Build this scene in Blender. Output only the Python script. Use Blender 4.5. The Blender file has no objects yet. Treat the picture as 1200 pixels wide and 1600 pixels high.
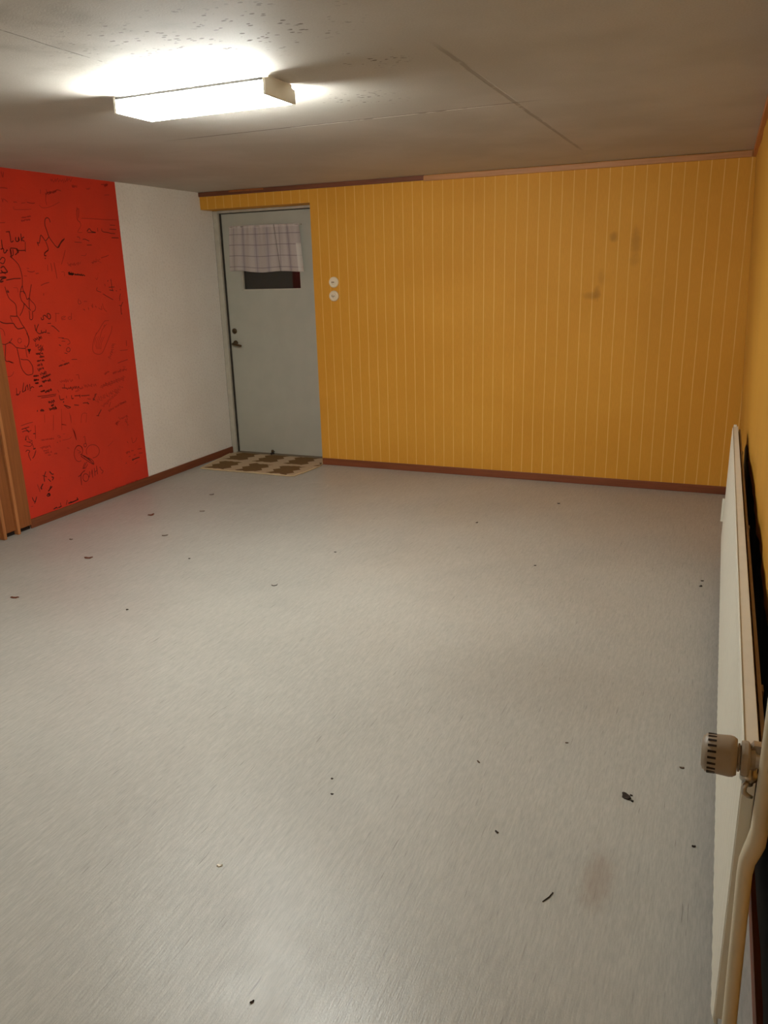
import bpy, bmesh, math, random
from mathutils import Vector, Matrix, noise
C = bpy.context.scene.collection
PI = math.pi

# ---------------------------------------------------------------- camera
cam_d = bpy.data.cameras.new('camera'); cam = bpy.data.objects.new('camera', cam_d); C.objects.link(cam)
bpy.context.scene.camera = cam
cam_d.sensor_fit = 'VERTICAL'; cam_d.sensor_height = 36.0; cam_d.lens = 1237.3 * 36.0 / 1600.0
cam_d.clip_start = 0.01
_yaw, _pitch, _roll = -0.411845, -0.293283, -0.0279137
F = Vector((math.sin(_yaw)*math.cos(_pitch), math.cos(_yaw)*math.cos(_pitch), math.sin(_pitch)))
Rv = Vector((math.cos(_yaw), -math.sin(_yaw), 0)); U = Rv.cross(F)
R2 = Rv*math.cos(_roll) + U*math.sin(_roll); U2 = -Rv*math.sin(_roll) + U*math.cos(_roll)
M = Matrix((R2, U2, -F)).transposed().to_4x4(); M.translation = Vector((4.0943, -5.78913, 1.53568))
cam.matrix_world = M

# ---------------------------------------------------------------- light and exposure
scn = bpy.context.scene
scn.view_settings.view_transform = 'Standard'; scn.view_settings.look = 'None'
scn.view_settings.gamma = 1; scn.view_settings.use_curve_mapping = False
scn.view_settings.exposure = -0.06
w = bpy.data.worlds.new('night'); scn.world = w; w.use_nodes = True
w.node_tree.nodes['Background'].inputs[0].default_value = (0.5, 0.6, 0.8, 1)
w.node_tree.nodes['Background'].inputs[1].default_value = 0.004
LAMP_COL = (1.0, 1.035, 0.985); DIFFUSER_E = 104.0; SIDE_E = 250.0; TUBE_E = 300.0

# ---------------------------------------------------------------- material helpers
class NT:
    def __init__(s, name, rough=0.6, spec=0.4):
        s.m = bpy.data.materials.new(name); s.m.use_nodes = True
        s.t = s.m.node_tree; s.b = s.t.nodes['Principled BSDF']
        s.b.inputs['Roughness'].default_value = rough
        s.b.inputs['Specular IOR Level'].default_value = spec
        s.co = s.n('ShaderNodeTexCoord').outputs['Object']
    def n(s, typ, **kw):
        nd = s.t.nodes.new(typ)
        for k, v in kw.items(): setattr(nd, k, v)
        return nd
    def l(s, a, b): s.t.links.new(a, b)
    def put(s, sock, v):
        if isinstance(v, (int, float)): sock.default_value = v
        elif isinstance(v, (tuple, list)): sock.default_value = tuple(v) if len(v) == len(sock.default_value) else tuple(v) + (1,)
        else: s.l(v, sock)
    def math(s, op, a, b=0.0, c=0.0):
        nd = s.n('ShaderNodeMath', operation=op)
        s.put(nd.inputs[0], a); s.put(nd.inputs[1], b); s.put(nd.inputs[2], c)
        return nd.outputs[0]
    def sep(s, v=None):
        nd = s.n('ShaderNodeSeparateXYZ'); s.l(v or s.co, nd.inputs[0]); return nd.outputs
    def noise(s, scale, stretch=(1, 1, 1), detail=3.0, rough=0.5, off=(0, 0, 0)):
        mp = s.n('ShaderNodeMapping'); s.l(s.co, mp.inputs[0])
        mp.inputs['Scale'].default_value = stretch; mp.inputs['Location'].default_value = off
        nz = s.n('ShaderNodeTexNoise'); s.l(mp.outputs[0], nz.inputs['Vector'])
        nz.inputs['Scale'].default_value = scale; nz.inputs['Detail'].default_value = detail
        nz.inputs['Roughness'].default_value = rough
        return nz.outputs['Fac']
    def mix(s, f, a, b, mode='MIX'):
        nd = s.n('ShaderNodeMix', data_type='RGBA', blend_type=mode)
        s.put(nd.inputs[0], f); s.put(nd.inputs[6], a); s.put(nd.inputs[7], b)
        return nd.outputs[2]
    def rng(s, v, a, b, c=0.0, d=1.0, smooth=True):
        nd = s.n('ShaderNodeMapRange'); nd.interpolation_type = 'SMOOTHSTEP' if smooth else 'LINEAR'
        s.put(nd.inputs[0], v); nd.inputs[1].default_value = a; nd.inputs[2].default_value = b
        nd.inputs[3].default_value = c; nd.inputs[4].default_value = d
        return nd.outputs[0]
    def spot(s, ctr, rad, soft=0.5):
        """0..1 mask, an ellipsoid of radii rad about ctr with a ragged edge"""
        mp = s.n('ShaderNodeMapping'); s.l(s.co, mp.inputs[0]); mp.vector_type = 'POINT'
        mp.inputs['Scale'].default_value = tuple(1/r for r in rad)
        mp.inputs['Location'].default_value = tuple(-c/r for c, r in zip(ctr, rad))
        ln = s.n('ShaderNodeVectorMath', operation='LENGTH'); s.l(mp.outputs[0], ln.inputs[0])
        d = s.math('ADD', ln.outputs['Value'], s.math('MULTIPLY', s.math('SUBTRACT', s.noise(35.0), 0.5), 0.9))
        return s.rng(d, 1.0 - soft, 1.0 + soft, 1, 0)
    def bump(s, h, dist=0.001, strength=1.0):
        b = s.n('ShaderNodeBump'); s.l(h, b.inputs['Height']); b.inputs['Distance'].default_value = dist
        b.inputs['Strength'].default_value = strength; s.l(b.outputs[0], s.b.inputs['Normal'])
    def col(s, c): s.put(s.b.inputs['Base Color'], c); return s
def srgb(r, g, b):
    f = lambda v: (v/255)/12.92 if v/255 <= 0.04045 else ((v/255+0.055)/1.055)**2.4
    return (f(r), f(g), f(b))
def plain(name, rgb, rough=0.5, metal=0.0, var=0.06, scale=20.0, spec=0.4):
    t = NT(name, rough, spec); c = srgb(*rgb)
    n = t.noise(scale); f = t.rng(n, 0.3, 0.7, 1-var, 1+var)
    t.col(t.mix(1.0, c, t_rgb(t, f), 'MULTIPLY')); t.b.inputs['Metallic'].default_value = metal
    return t.m
def t_rgb(t, f):
    nd = t.n('ShaderNodeCombineColor')
    for i in range(3): t.l(f, nd.inputs[i])
    return nd.outputs[0]

# floor: grey streaked vinyl, streaks run along y
def m_floor():
    t = NT('grey_streaked_vinyl', 0.42, 0.45)
    a = t.noise(85, (1.0, 0.09, 1), 5, 0.7); b = t.noise(230, (1.0, 0.12, 1), 3, 0.6, (3, 1, 0)); c = t.noise(1.3, detail=3)
    k = t.noise(150, (1.0, 0.05, 1), 2, 0.55, (7, 4, 0)); g = t.noise(380, (1.0, 0.5, 1), 2, 0.6)
    v = t.math('ADD', t.rng(a, 0.25, 0.75, -0.10, 0.085), t.rng(b, 0.3, 0.7, -0.08, 0.07))
    v = t.math('ADD', v, t.rng(c, 0.3, 0.7, 0.955, 1.035))
    col = t.mix(1.0, srgb(173, 169, 160), t_rgb(t, v), 'MULTIPLY')
    col = t.mix(t.rng(k, 0.66, 0.74, 0, 0.5), col, srgb(100, 94, 88))          # darker flecks of the pattern
    col = t.mix(t.math('MULTIPLY', t.spot((3.90, -4.02, 0), (0.035, 0.10, 1), 0.6), 0.28), col, srgb(125, 88, 62))   # rust-brown stain
    col = t.mix(t.math('MULTIPLY', t.spot((3.5, -3.0, 0), (0.5, 0.25, 1), 0.9), 0.12), col, srgb(120, 112, 100))
    # faint ring left on the floor beside the mat
    x, y, z = t.sep(); dx = t.math('SUBTRACT', x, 1.285); dy = t.math('SUBTRACT', y, -0.66)
    r = t.math('SQRT', t.math('ADD', t.math('MULTIPLY', dx, dx), t.math('MULTIPLY', dy, dy)))
    ring = t.rng(t.math('ABSOLUTE', t.math('SUBTRACT', r, 0.10)), 0.002, 0.010, 1, 0)
    col = t.mix(t.math('MULTIPLY', ring, t.rng(t.noise(7), 0.4, 0.6, 0.05, 0.4)), col, srgb(205, 200, 190))
    t.col(col)
    t.l(t.rng(t.noise(2.5), 0.3, 0.7, 0.34, 0.46), t.b.inputs['Roughness'])
    t.bump(t.math('ADD', t.math('ADD', a, t.math('MULTIPLY', b, 0.7)), t.math('MULTIPLY', g, 0.35)), 0.0012, 0.6)
    return t.m

# ceiling: painted boards with hair cracks along the joints and flaking spots
def m_ceiling():
    t = NT('painted_ceiling_board', 0.75, 0.25)
    x, y, z = t.sep()
    wob = t.math('MULTIPLY', t.math('SUBTRACT', t.noise(9, detail=4), 0.5), 0.012)
    col = t.mix(t.rng(t.noise(1.7, detail=4), 0.35, 0.65), srgb(186, 180, 170), srgb(198, 192, 183))
    gr = t.noise(160, detail=2)
    col = t.mix(t.rng(gr, 0.35, 0.65, 0, 0.15), col, srgb(150, 140, 128))
    def joint(axis, pos, lo, hi, wdt, amt, colr, thr=0.0):
        nonlocal col
        a, b = (y, x) if axis == 'x' else (x, y)
        d = t.math('ABSOLUTE', t.math('ADD', t.math('SUBTRACT', a, pos), wob))
        m = t.rng(d, wdt*0.5, wdt, 1, 0)
        m = t.math('MULTIPLY', m, t.rng(b, lo, lo+0.25, 0, 1)); m = t.math('MULTIPLY', m, t.rng(b, hi-0.25, hi, 1, 0))
        if thr: m = t.math('MULTIPLY', m, t.rng(t.noise(11, off=(pos, 3, 0)), thr, thr+0.12))
        col = t.mix(t.math('MULTIPLY', m, amt), col, colr)
        return m
    j1 = joint('x', -2.205, 1.35, 3.35, 0.008, 0.8, srgb(104, 92, 80))
    joint('x', -2.196, 2.0, 3.2, 0.007, 1.0, srgb(250, 246, 238), 0.40)
    j2 = joint('y', 3.18, -3.3, -0.55, 0.012, 0.42, srgb(118, 104, 90), 0.30)
    j3 = joint('y', 2.18, -4.6, -3.35, 0.004, 0.7, srgb(105, 96, 86), 0.35)
    joint('y', 1.75, -1.75, -1.05, 0.004, 0.5, srgb(215, 205, 192), 0.45)
    # flaked paint specks
    sp = t.n('ShaderNodeTexVoronoi'); mp = t.n('ShaderNodeMapping'); t.l(t.co, mp.inputs[0]); mp.inputs['Scale'].default_value = (0.6, 1, 1)
    t.l(mp.outputs[0], sp.inputs['Vector']); sp.inputs['Scale'].default_value = 55
    dd = t.rng(t.math('ADD', sp.outputs['Distance'], t.math('MULTIPLY', t.noise(90), 0.35)), 0.40, 0.50, 1, 0)
    reg = t.math('MAXIMUM', t.spot((2.62, -3.62, 2.2), (0.42, 0.22, 1), 0.5), t.spot((2.95, -3.15, 2.2), (0.10, 0.10, 1), 0.6))
    reg = t.math('MAXIMUM', reg, t.spot((2.65, -2.6, 2.2), (0.16, 0.12, 1), 0.6))
    pick = t.rng(t.noise(14, detail=1), 0.46, 0.58)
    col = t.mix(t.math('MULTIPLY', t.math('MULTIPLY', dd, reg), t.math('MULTIPLY', pick, 0.85)), col, srgb(82, 66, 54))
    reg2 = t.spot((2.05, -3.9, 2.2), (0.7, 0.45, 1), 0.6)
    col = t.mix(t.math('MULTIPLY', t.math('MULTIPLY', reg2, t.rng(t.noise(5, detail=5), 0.45, 0.7)), 0.35), col, srgb(128, 120, 104))
    t.col(col)
    h = t.math('SUBTRACT', t.math('MULTIPLY', gr, 0.35), t.math('MAXIMUM', j1, t.math('MAXIMUM', j2, j3)))
    t.bump(h, 0.0015, 0.8)
    return t.m

# yellow wallpaper with pale pinstripes
def m_yellow(axis, name, stripe=0.5, stains=False, c1=(216, 152, 50), c2=(224, 161, 58)):
    t = NT(name, 0.62, 0.25)
    x, y, z = t.sep(); a = x if axis == 'x' else y
    wob = t.math('MULTIPLY', t.math('SUBTRACT', t.noise(2.2, detail=3), 0.5), 0.010)
    f = t.math('FRACT', t.math('DIVIDE', t.math('ADD', t.math('SUBTRACT', a, 1.08363-0.0388831-0.777664*2), wob), 0.0777664))
    d = t.math('ABSOLUTE', t.math('SUBTRACT', f, 0.5))
    st = t.rng(d, 0.020, 0.048, 1, 0)
    fine = t.noise(420, (1, 1, 0.05) , 2)
    rib = t.math('FRACT', t.math('MULTIPLY', a, 160.0)); rib = t.math('ABSOLUTE', t.math('SUBTRACT', rib, 0.5))
    base = t.mix(t.rng(t.noise(1.4, detail=4), 0.3, 0.7), srgb(*c1), srgb(*c2))
    base = t.mix(t.rng(fine, 0.3, 0.7, 0, 0.22), base, srgb(184, 124, 38))
    base = t.mix(t.rng(rib, 0.0, 0.5, 0, 0.10), base, srgb(176, 118, 36))
    amt = t.rng(t.noise(3.0, (1, 1, 1.5), 3), 0.3, 0.7, stripe*0.7, min(1, stripe*1.3))
    col = t.mix(t.math('MULTIPLY', st, amt), base, srgb(240, 196, 112))
    if stains:
        for c, r, k in [((3.307, 0, 1.726), (0.024, 1, 0.028), .5), ((3.452, 0, 1.69), (0.026, 1, 0.075), .42), ((3.452, 0, 1.57), (0.03, 1, 0.03), .22),
                        ((3.175, 0, 1.345), (0.045, 1, 0.022), .4), ((3.215, 0, 1.36), (0.02, 1, 0.04), .45), ((3.24, 0, 1.46), (0.02, 1, 0.05), .2),
                        ((2.35, 0, 1.1), (0.12, 1, 0.2), .06), ((3.6, 0, 1.2), (0.1, 1, 0.3), .08)]:
            col = t.mix(t.math('MULTIPLY', t.spot(c, r, 0.7), k*0.8), col, srgb(120, 78, 22))
    t.col(col)
    t.bump(t.math('ADD', t.math('MULTIPLY', fine, 0.6), t.math('MULTIPLY', st, -0.6)), 0.0007, 0.6)
    return t.m

def m_white_wall():
    t = NT('white_rough_plaster', 0.8, 0.2)
    n = t.noise(60, (1, 1, 1), 4, 0.6); b = t.noise(2.4, detail=4)
    col = t.mix(t.rng(b, 0.3, 0.7), srgb(230, 224, 214), srgb(236, 231, 222))
    col = t.mix(t.rng(n, 0.45, 0.75, 0, 0.25), col, srgb(176, 166, 152))
    t.col(col); t.bump(n, 0.003, 0.7)
    return t.m
def m_red():
    t = NT('bright_red_paint', 0.45, 0.35)
    n = t.noise(3, detail=4)
    col = t.mix(t.rng(n, 0.3, 0.7), srgb(198, 52, 34), srgb(210, 54, 33))
    col = t.mix(t.rng(t.noise(18, (1, 1, 1.8), 4, 0.65), 0.55, 0.75, 0, 0.22), col, srgb(176, 30, 16))
    t.col(col); t.bump(t.noise(80), 0.0006, 0.5)
    return t.m
def m_wood(name, a, b, axis='z', rough=0.5):
    t = NT(name, rough, 0.35)
    st = {'x': (0.05, 1, 1), 'y': (1, 0.05, 1), 'z': (1, 1, 0.05)}[axis]
    n = t.noise(70, st, 4, 0.6); k = t.noise(14, st, 3, 0.5, (4, 2, 1))
    col = t.mix(t.rng(n, 0.3, 0.7), srgb(*a), srgb(*b)); col = t.mix(t.rng(k, 0.5, 0.7, 0, 0.35), col, srgb(*[v*0.7 for v in a]))
    t.col(col); t.bump(n, 0.0005, 0.5)
    return t.m
def m_emit(name, col, e):
    t = NT(name, 0.4); t.col((0.85, 0.85, 0.82))
    t.b.inputs['Emission Color'].default_value = tuple(col) + (1,); t.b.inputs['Emission Strength'].default_value = e
    return t.m
def m_cap():
    t = NT('translucent_end_plastic', 0.5); t.col((0.72, 0.68, 0.6))
    tr = t.n('ShaderNodeBsdfTranslucent'); tr.inputs[0].default_value = (0.9, 0.86, 0.76, 1)
    mx = t.n('ShaderNodeMixShader'); mx.inputs[0].default_value = 0.035
    t.l(t.b.outputs[0], mx.inputs[1]); t.l(tr.outputs[0], mx.inputs[2])
    t.l(mx.outputs[0], t.t.nodes['Material Output'].inputs[0])
    return t.m
def m_glass():
    t = NT('window_glass', 0.03, 0.5); t.col((0.9, 0.95, 0.95))
    t.b.inputs['Transmission Weight'].default_value = 1.0; t.b.inputs['IOR'].default_value = 1.5
    return t.m
def m_mat():
    t = NT('woven_check_mat', 0.9, 0.1)
    x, y, z = t.sep(); x = t.math('ADD', x, 0.5); y = t.math('SUBTRACT', y, 0.15)   # back to room coordinates
    jag = t.math('MULTIPLY', t.math('ABSOLUTE', t.math('SUBTRACT', t.math('FRACT', t.math('MULTIPLY', y, 9.5)), 0.5)), 0.085)
    row = t.math('FLOOR', t.math('DIVIDE', t.math('ADD', y, 0.465), 0.33))
    v = t.math('FRACT', t.math('DIVIDE', t.math('ADD', y, 0.465), 0.33))
    u = t.math('ADD', t.math('ADD', x, jag), t.math('MULTIPLY', row, 0.035))
    f = t.math('FRACT', t.math('DIVIDE', t.math('SUBTRACT', u, 0.155-3.0), 0.30))
    jv = t.math('MULTIPLY', t.math('SUBTRACT', t.noise(14, (1, 1, 1), 1), 0.5), 0.25)
    m = t.math('MULTIPLY', t.rng(f, 0.62, 0.64, 1, 0), t.rng(t.math('ABSOLUTE', t.math('SUBTRACT', t.math('ADD', v, jv), 0.5)), 0.40, 0.41, 1, 0))
    wv = t.noise(220, (1, 0.3, 1), 2)
    beige = t.mix(wv, srgb(176, 152, 122), srgb(196, 172, 142)); brown = t.mix(wv, srgb(104, 78, 48), srgb(124, 96, 62))
    t.col(t.mix(m, beige, brown)); t.bump(wv, 0.002, 0.8)
    return t.m
def m_curtain():
    t = NT('plaid_curtain_cotton', 0.85, 0.15)
    uv = t.n('ShaderNodeTexCoord').outputs['UV']; u, v, _ = t.sep(uv)
    col = t.mix(t.rng(t.noise(240), 0.3, 0.7, 0, 0.3), srgb(188, 176, 168), srgb(170, 158, 154))
    def line(ax, p, wd, amt, c):
        nonlocal col
        m = t.rng(t.math('ABSOLUTE', t.math('SUBTRACT', ax, p)), wd*0.6, wd, 1, 0)
        col = t.mix(t.math('MULTIPLY', m, amt), col, c)
    for p in (0.095, 0.34, 0.58, 0.81): line(v, p, 0.011, 0.6, srgb(112, 100, 104))
    for p in (0.07, 0.20, 0.38, 0.55, 0.72, 0.83): line(u, p, 0.010, 0.40, srgb(118, 106, 114))
    for p in (0.20, 0.38, 0.55, 0.83): line(u, p, 0.035, 0.18, srgb(124, 112, 134))
    m = t.rng(v, 0.945, 0.95); col = t.mix(t.math('MULTIPLY', m, 0.35), col, srgb(222, 212, 205))
    m = t.rng(v, 0.085, 0.075); 
    m = t.math('MULTIPLY', t.rng(u, 0.925, 0.93), t.rng(v, 0.60, 0.59)); col = t.mix(t.math('MULTIPLY', m, 0.6), col, srgb(226, 220, 208))
    fl_ = t.math('SUBTRACT', u, t.math('ADD', 0.655, t.math('MULTIPLY', t.math('SUBTRACT', 1.0, v), 0.055)))
    col = t.mix(t.math('MULTIPLY', t.rng(t.math('ABSOLUTE', fl_), 0.004, 0.010, 1, 0), 0.75), col, srgb(92, 80, 76))  # shade of the fold painted as a dark line in the cloth
    t.col(col); t.bump(t.noise(500), 0.0006, 0.5)
    t.b.inputs['Sheen Weight'].default_value = 0.2
    return t.m

MAT = {
 'floor': m_floor(), 'ceiling': m_ceiling(), 'yellow': m_yellow('x', 'yellow_pinstripe_wallpaper', 0.62, True),
 'yellow_side': m_yellow('y', 'yellow_side_wallpaper', 0.12, False, (200, 146, 56), (207, 152, 60)), 'white_wall': m_white_wall(), 'red': m_red(),
 'base': m_wood('brown_baseboard_wood', (112, 60, 36), (126, 70, 42), 'y'), 'base_x': m_wood('brown_baseboard_wood_x', (122, 66, 38), (134, 74, 44), 'x'),
 'trim_shaded': m_wood('shaded_brown_trim_wood', (112, 66, 46), (128, 76, 52), 'x'), 'trim': m_wood('orange_trim_wood', (180, 124, 76), (194, 136, 86), 'x'),
 'trim_y': m_wood('orange_trim_wood_y', (176, 112, 68), (190, 124, 78), 'y'),
 'casing': m_wood('amber_casing_wood', (140, 82, 42), (154, 92, 48), 'z'), 'casing_edge': m_wood('pale_casing_edge_wood', (176, 112, 64), (188, 122, 72), 'z'),
 'dark_wall': plain('near_black_wall', (30, 22, 16), 0.95, var=0.15), 'shade_and_dark_brown': plain('dark_brown_and_shade', (40, 28, 22), 0.9),
 'door': plain('grey_green_door_paint', (176, 174, 160), 0.5, var=0.03, scale=6), 'frame': plain('grey_frame_paint', (184, 178, 162), 0.5, var=0.06),
 'door_gap_shade': plain('dark_gap_tone', (52, 46, 38), 0.8), 'bronze': plain('dark_bronze', (84, 68, 48), 0.4, 0.7), 'glass': m_glass(),
 'white_metal': plain('white_radiator_enamel', (226, 220, 204), 0.38, var=0.02), 'convector': plain('dusty_beige_steel', (150, 128, 104), 0.7),
 'fixture': plain('white_fixture_plastic', (214, 204, 188), 0.5, var=0.02), 'gap_line': plain('dark_gap_line', (34, 32, 30), 0.8), 'cap': m_cap(), 'plastic': plain('cream_switch_plastic', (236, 220, 190), 0.4, var=0.02),
 'switch_grey': plain('worn_switch_centre', (150, 134, 106), 0.5), 'valve': plain('white_valve_plastic', (158, 144, 126), 0.45, var=0.02),
 'slot': plain('dark_slot', (48, 36, 28), 0.8), 'nickel': plain('nickel_plated_brass', (190, 182, 170), 0.3, 0.8), 'pipe': plain('cream_painted_pipe', (206, 192, 164), 0.4, var=0.03),
 'diffuser': m_emit('glowing_diffuser', LAMP_COL, DIFFUSER_E), 'side_diffuser': m_emit('glowing_side_diffuser', LAMP_COL, SIDE_E), 'tube': m_emit('glowing_tube', LAMP_COL, TUBE_E),
 'mat': m_mat(), 'mat_edge': plain('mat_binding_tape', (200, 178, 140), 0.85), 'curtain': m_curtain(),
 'ink': plain('black_marker_ink', (84, 14, 12), 0.5), 'ink_faint': plain('faded_marker_ink', (150, 30, 20), 0.5), 'ink_black': plain('thick_black_ink', (28, 6, 6), 0.5),
 'leaf': plain('dry_brown_leaf', (104, 58, 40), 0.8, var=0.3, scale=200), 'crumb': plain('dark_dirt', (52, 42, 34), 0.9), 'pale_crumb': plain('brown_dirt', (96, 78, 62), 0.9),
 'grey_seal': plain('dusty_threshold', (120, 104, 84), 0.8), 'patch': plain('white_paint_chip', (220, 212, 196), 0.8),
}

# ---------------------------------------------------------------- mesh helpers
def link(name, bm, mat, parent=None, smooth=False, loc=None):
    me = bpy.data.meshes.new(name)
    bmesh.ops.recalc_face_normals(bm, faces=bm.faces[:])
    bm.to_mesh(me); bm.free(); me.materials.append(MAT[mat])
    if smooth:
        for pl in me.polygons: pl.use_smooth = True
    o = bpy.data.objects.new(name, me); C.objects.link(o)
    if parent: o.parent = parent
    if loc is not None:
        L = Vector(loc); me.transform(Matrix.Translation(-L)); o.location = L
    return o
def local(o, parent):
    """mesh was built in world coordinates: keep it in place under its parent"""
    o.data.transform(Matrix.Translation(-Vector(parent.location)))
    o.parent = parent
    return o
def part(name, bm, mat, parent, smooth=False):
    o = link(name, bm, mat, None, smooth)
    off = Vector(parent.location)
    if parent.parent: off = off + Vector(parent.parent.location)
    o.data.transform(Matrix.Translation(-off)); o.parent = parent
    return o
def empty(name, loc):
    o = bpy.data.objects.new(name, None); C.objects.link(o); o.location = loc; o.empty_display_size = 0.05
    return o
def tag(o, label, cat, group=None):
    o['label'] = label; o['category'] = cat
    if group: o['group'] = group
    return o
def structure(o): o['kind'] = 'structure'; return o
def box(bm, a, b, bev=0.0):
    r = bmesh.ops.create_cube(bm, size=1.0); vs = r['verts']
    for v in vs:
        v.co = Vector([(a[i]+b[i])/2 + v.co[i]*(b[i]-a[i]) for i in range(3)])
    if bev > 0:
        es = list({e for v in vs for e in v.link_edges})
        bmesh.ops.bevel(bm, geom=es, offset=bev, segments=2, affect='EDGES', profile=0.5)
    return bm
def cyl(bm, p, q, r1, r2=None, seg=24):
    p, q = Vector(p), Vector(q); d = q-p; r2 = r1 if r2 is None else r2
    m = Matrix.Translation((p+q)/2) @ d.to_track_quat('Z', 'Y').to_matrix().to_4x4()
    bmesh.ops.create_cone(bm, cap_ends=True, segments=seg, radius1=r1, radius2=r2, depth=d.length, matrix=m)
    return bm
def lathe(bm, p, axis, prof, seg=32):
    """prof: [(distance along axis, radius)]"""
    p = Vector(p); q = Vector(axis).normalized().to_track_quat('Z', 'Y')
    rings = []
    for h, r in prof:
        rings.append([bm.verts.new(p + q @ Vector((r*math.cos(2*PI*i/seg), r*math.sin(2*PI*i/seg), h))) for i in range(seg)])
    for a, b in zip(rings, rings[1:]):
        for i in range(seg): bm.faces.new((a[i], a[(i+1) % seg], b[(i+1) % seg], b[i]))
    bm.faces.new(rings[0][::-1]); bm.faces.new(rings[-1])
    return bm
def tube(bm, pts, r, seg=16):
    pts = [Vector(p) for p in pts]; rings = []
    rs = r if isinstance(r, (list, tuple)) else [r]*len(pts)
    for i, p in enumerate(pts):
        d = (pts[min(i+1, len(pts)-1)] - pts[max(i-1, 0)]).normalized()
        a = Vector((0, 1, 0)); a = (a - d*a.dot(d)).normalized(); b = d.cross(a)
        rings.append([bm.verts.new(p + (a*math.cos(2*PI*k/seg) + b*math.sin(2*PI*k/seg))*rs[i]) for k in range(seg)])
    for a, b in zip(rings, rings[1:]):
        for i in range(seg): bm.faces.new((a[i], a[(i+1) % seg], b[(i+1) % seg], b[i]))
    bm.faces.new(rings[0][::-1]); bm.faces.new(rings[-1])
    return bm
def NB(): return bmesh.new()

# ================================================================ ROOM SHELL
H = 2.2
def wall_x(y, z):                       # the right-hand wall leans and opens slightly
    return 4.222 - 0.040*z - 0.014*y
structure(link('floor', box(NB(), (-0.25, -6.6, -0.12), (4.5, 0.245, 0.0)), 'floor'))
structure(link('ceiling', box(NB(), (-0.25, -6.6, H), (4.5, 0.35, H+0.12)), 'ceiling'))
structure(link('wall_left', box(NB(), (-0.15, -6.6, 0), (0.0, 0.165, H)), 'white_wall'))
bm = NB(); box(bm, (1.013, 0, 0), (4.5, 0.24, H)); box(bm, (0.0, 0, 2.069), (1.013, 0.24, H))
structure(link('wall_back', bm, 'yellow'))
structure(link('wall_front', box(NB(), (-0.15, -6.6, 0), (4.5, -6.45, H)), 'white_wall'))
# right wall: loose, slightly bulging paper
bm = NB(); NY, NZ = 150, 44; grid = []
for i in range(NY+1):
    row = []
    for j in range(NZ+1):
        y = -6.5 + 6.52*i/NY; z = H*j/NZ
        e = min(1.0, max(0.0, -y/0.12))
        b = 0.006*noise.noise(Vector((y*2.6, z*0.5, 1.3))) + 0.0035*noise.noise(Vector((y*8.0, z*0.9, 4.1)))
        row.append(bm.verts.new((wall_x(y, z) + b*e, y, z)))
    grid.append(row)
back = [[bm.verts.new((4.45, -6.5 if i == 0 else 0.02, z)) for z in (0.0, H)] for i in (0, 1)]
for i in range(NY):
    for j in range(NZ): bm.faces.new((grid[i][j], grid[i+1][j], grid[i+1][j+1], grid[i][j+1]))
bm.faces.new([grid[0][j] for j in range(NZ+1)] + [back[0][1], back[0][0]])
bm.faces.new([grid[NY][j] for j in range(NZ, -1, -1)] + [back[1][0], back[1][1]])
bm.faces.new((back[0][0], back[0][1], back[1][1], back[1][0]))
bm.faces.new([grid[i][NZ] for i in range(NY+1)] + [back[1][1], back[0][1]])
bm.faces.new([grid[i][0] for i in range(NY, -1, -1)] + [back[0][0], back[1][0]])
structure(link('wall_right', bm, 'yellow_side', smooth=False))
for pl in bpy.data.objects['wall_right'].data.polygons: pl.use_smooth = len(pl.vertices) == 4

# near-black strip laid over the wall behind the radiator, ragged upper edge
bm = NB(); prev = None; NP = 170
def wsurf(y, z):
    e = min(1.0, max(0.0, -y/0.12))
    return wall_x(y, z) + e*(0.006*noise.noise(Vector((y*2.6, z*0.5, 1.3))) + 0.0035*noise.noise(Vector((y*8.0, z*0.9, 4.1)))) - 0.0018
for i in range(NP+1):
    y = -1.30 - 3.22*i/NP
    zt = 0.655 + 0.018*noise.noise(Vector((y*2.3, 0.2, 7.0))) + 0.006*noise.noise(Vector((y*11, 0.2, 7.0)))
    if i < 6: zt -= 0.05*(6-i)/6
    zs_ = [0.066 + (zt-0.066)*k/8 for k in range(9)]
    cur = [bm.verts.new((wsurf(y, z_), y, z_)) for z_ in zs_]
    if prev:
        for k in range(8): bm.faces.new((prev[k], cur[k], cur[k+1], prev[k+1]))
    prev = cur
bp = link('dark_patch', bm, 'dark_wall'); bp.parent = bpy.data.objects['wall_right']; bp['label'] = 'dark strip behind the radiator'

# ceiling trims
structure(link('trim_1', box(NB(), (-0.0, -0.016, 2.166), (1.96, -0.0005, 2.199), 0.002), 'trim_shaded'))  # left piece: wood tone darkened for the shadow it lies in
structure(link('trim_2', box(NB(), (1.955, -0.019, 2.160), (4.115, -0.0005, 2.196), 0.003), 'trim'))
bm = NB()
vs = []
for y in (-6.44, -0.02):
    x = wall_x(y, H) + 0.004
    vs.append([bm.verts.new(v) for v in ((x-0.022, y, 2.158), (x+0.004, y, 2.155), (x+0.004, y, 2.1985), (x-0.022, y, 2.1985))])
for k in range(4): bm.faces.new((vs[0][k], vs[1][k], vs[1][(k+1) % 4], vs[0][(k+1) % 4]))
bm.faces.new(vs[0]); bm.faces.new(vs[1])
structure(link('trim_3', bm, 'trim_y'))
# narrow dark lath under the ceiling above the door
structure(link('trim_4', box(NB(), (0.30, -0.024, 2.183), (0.62, -0.0165, 2.1985), 0.001), 'casing'))

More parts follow.
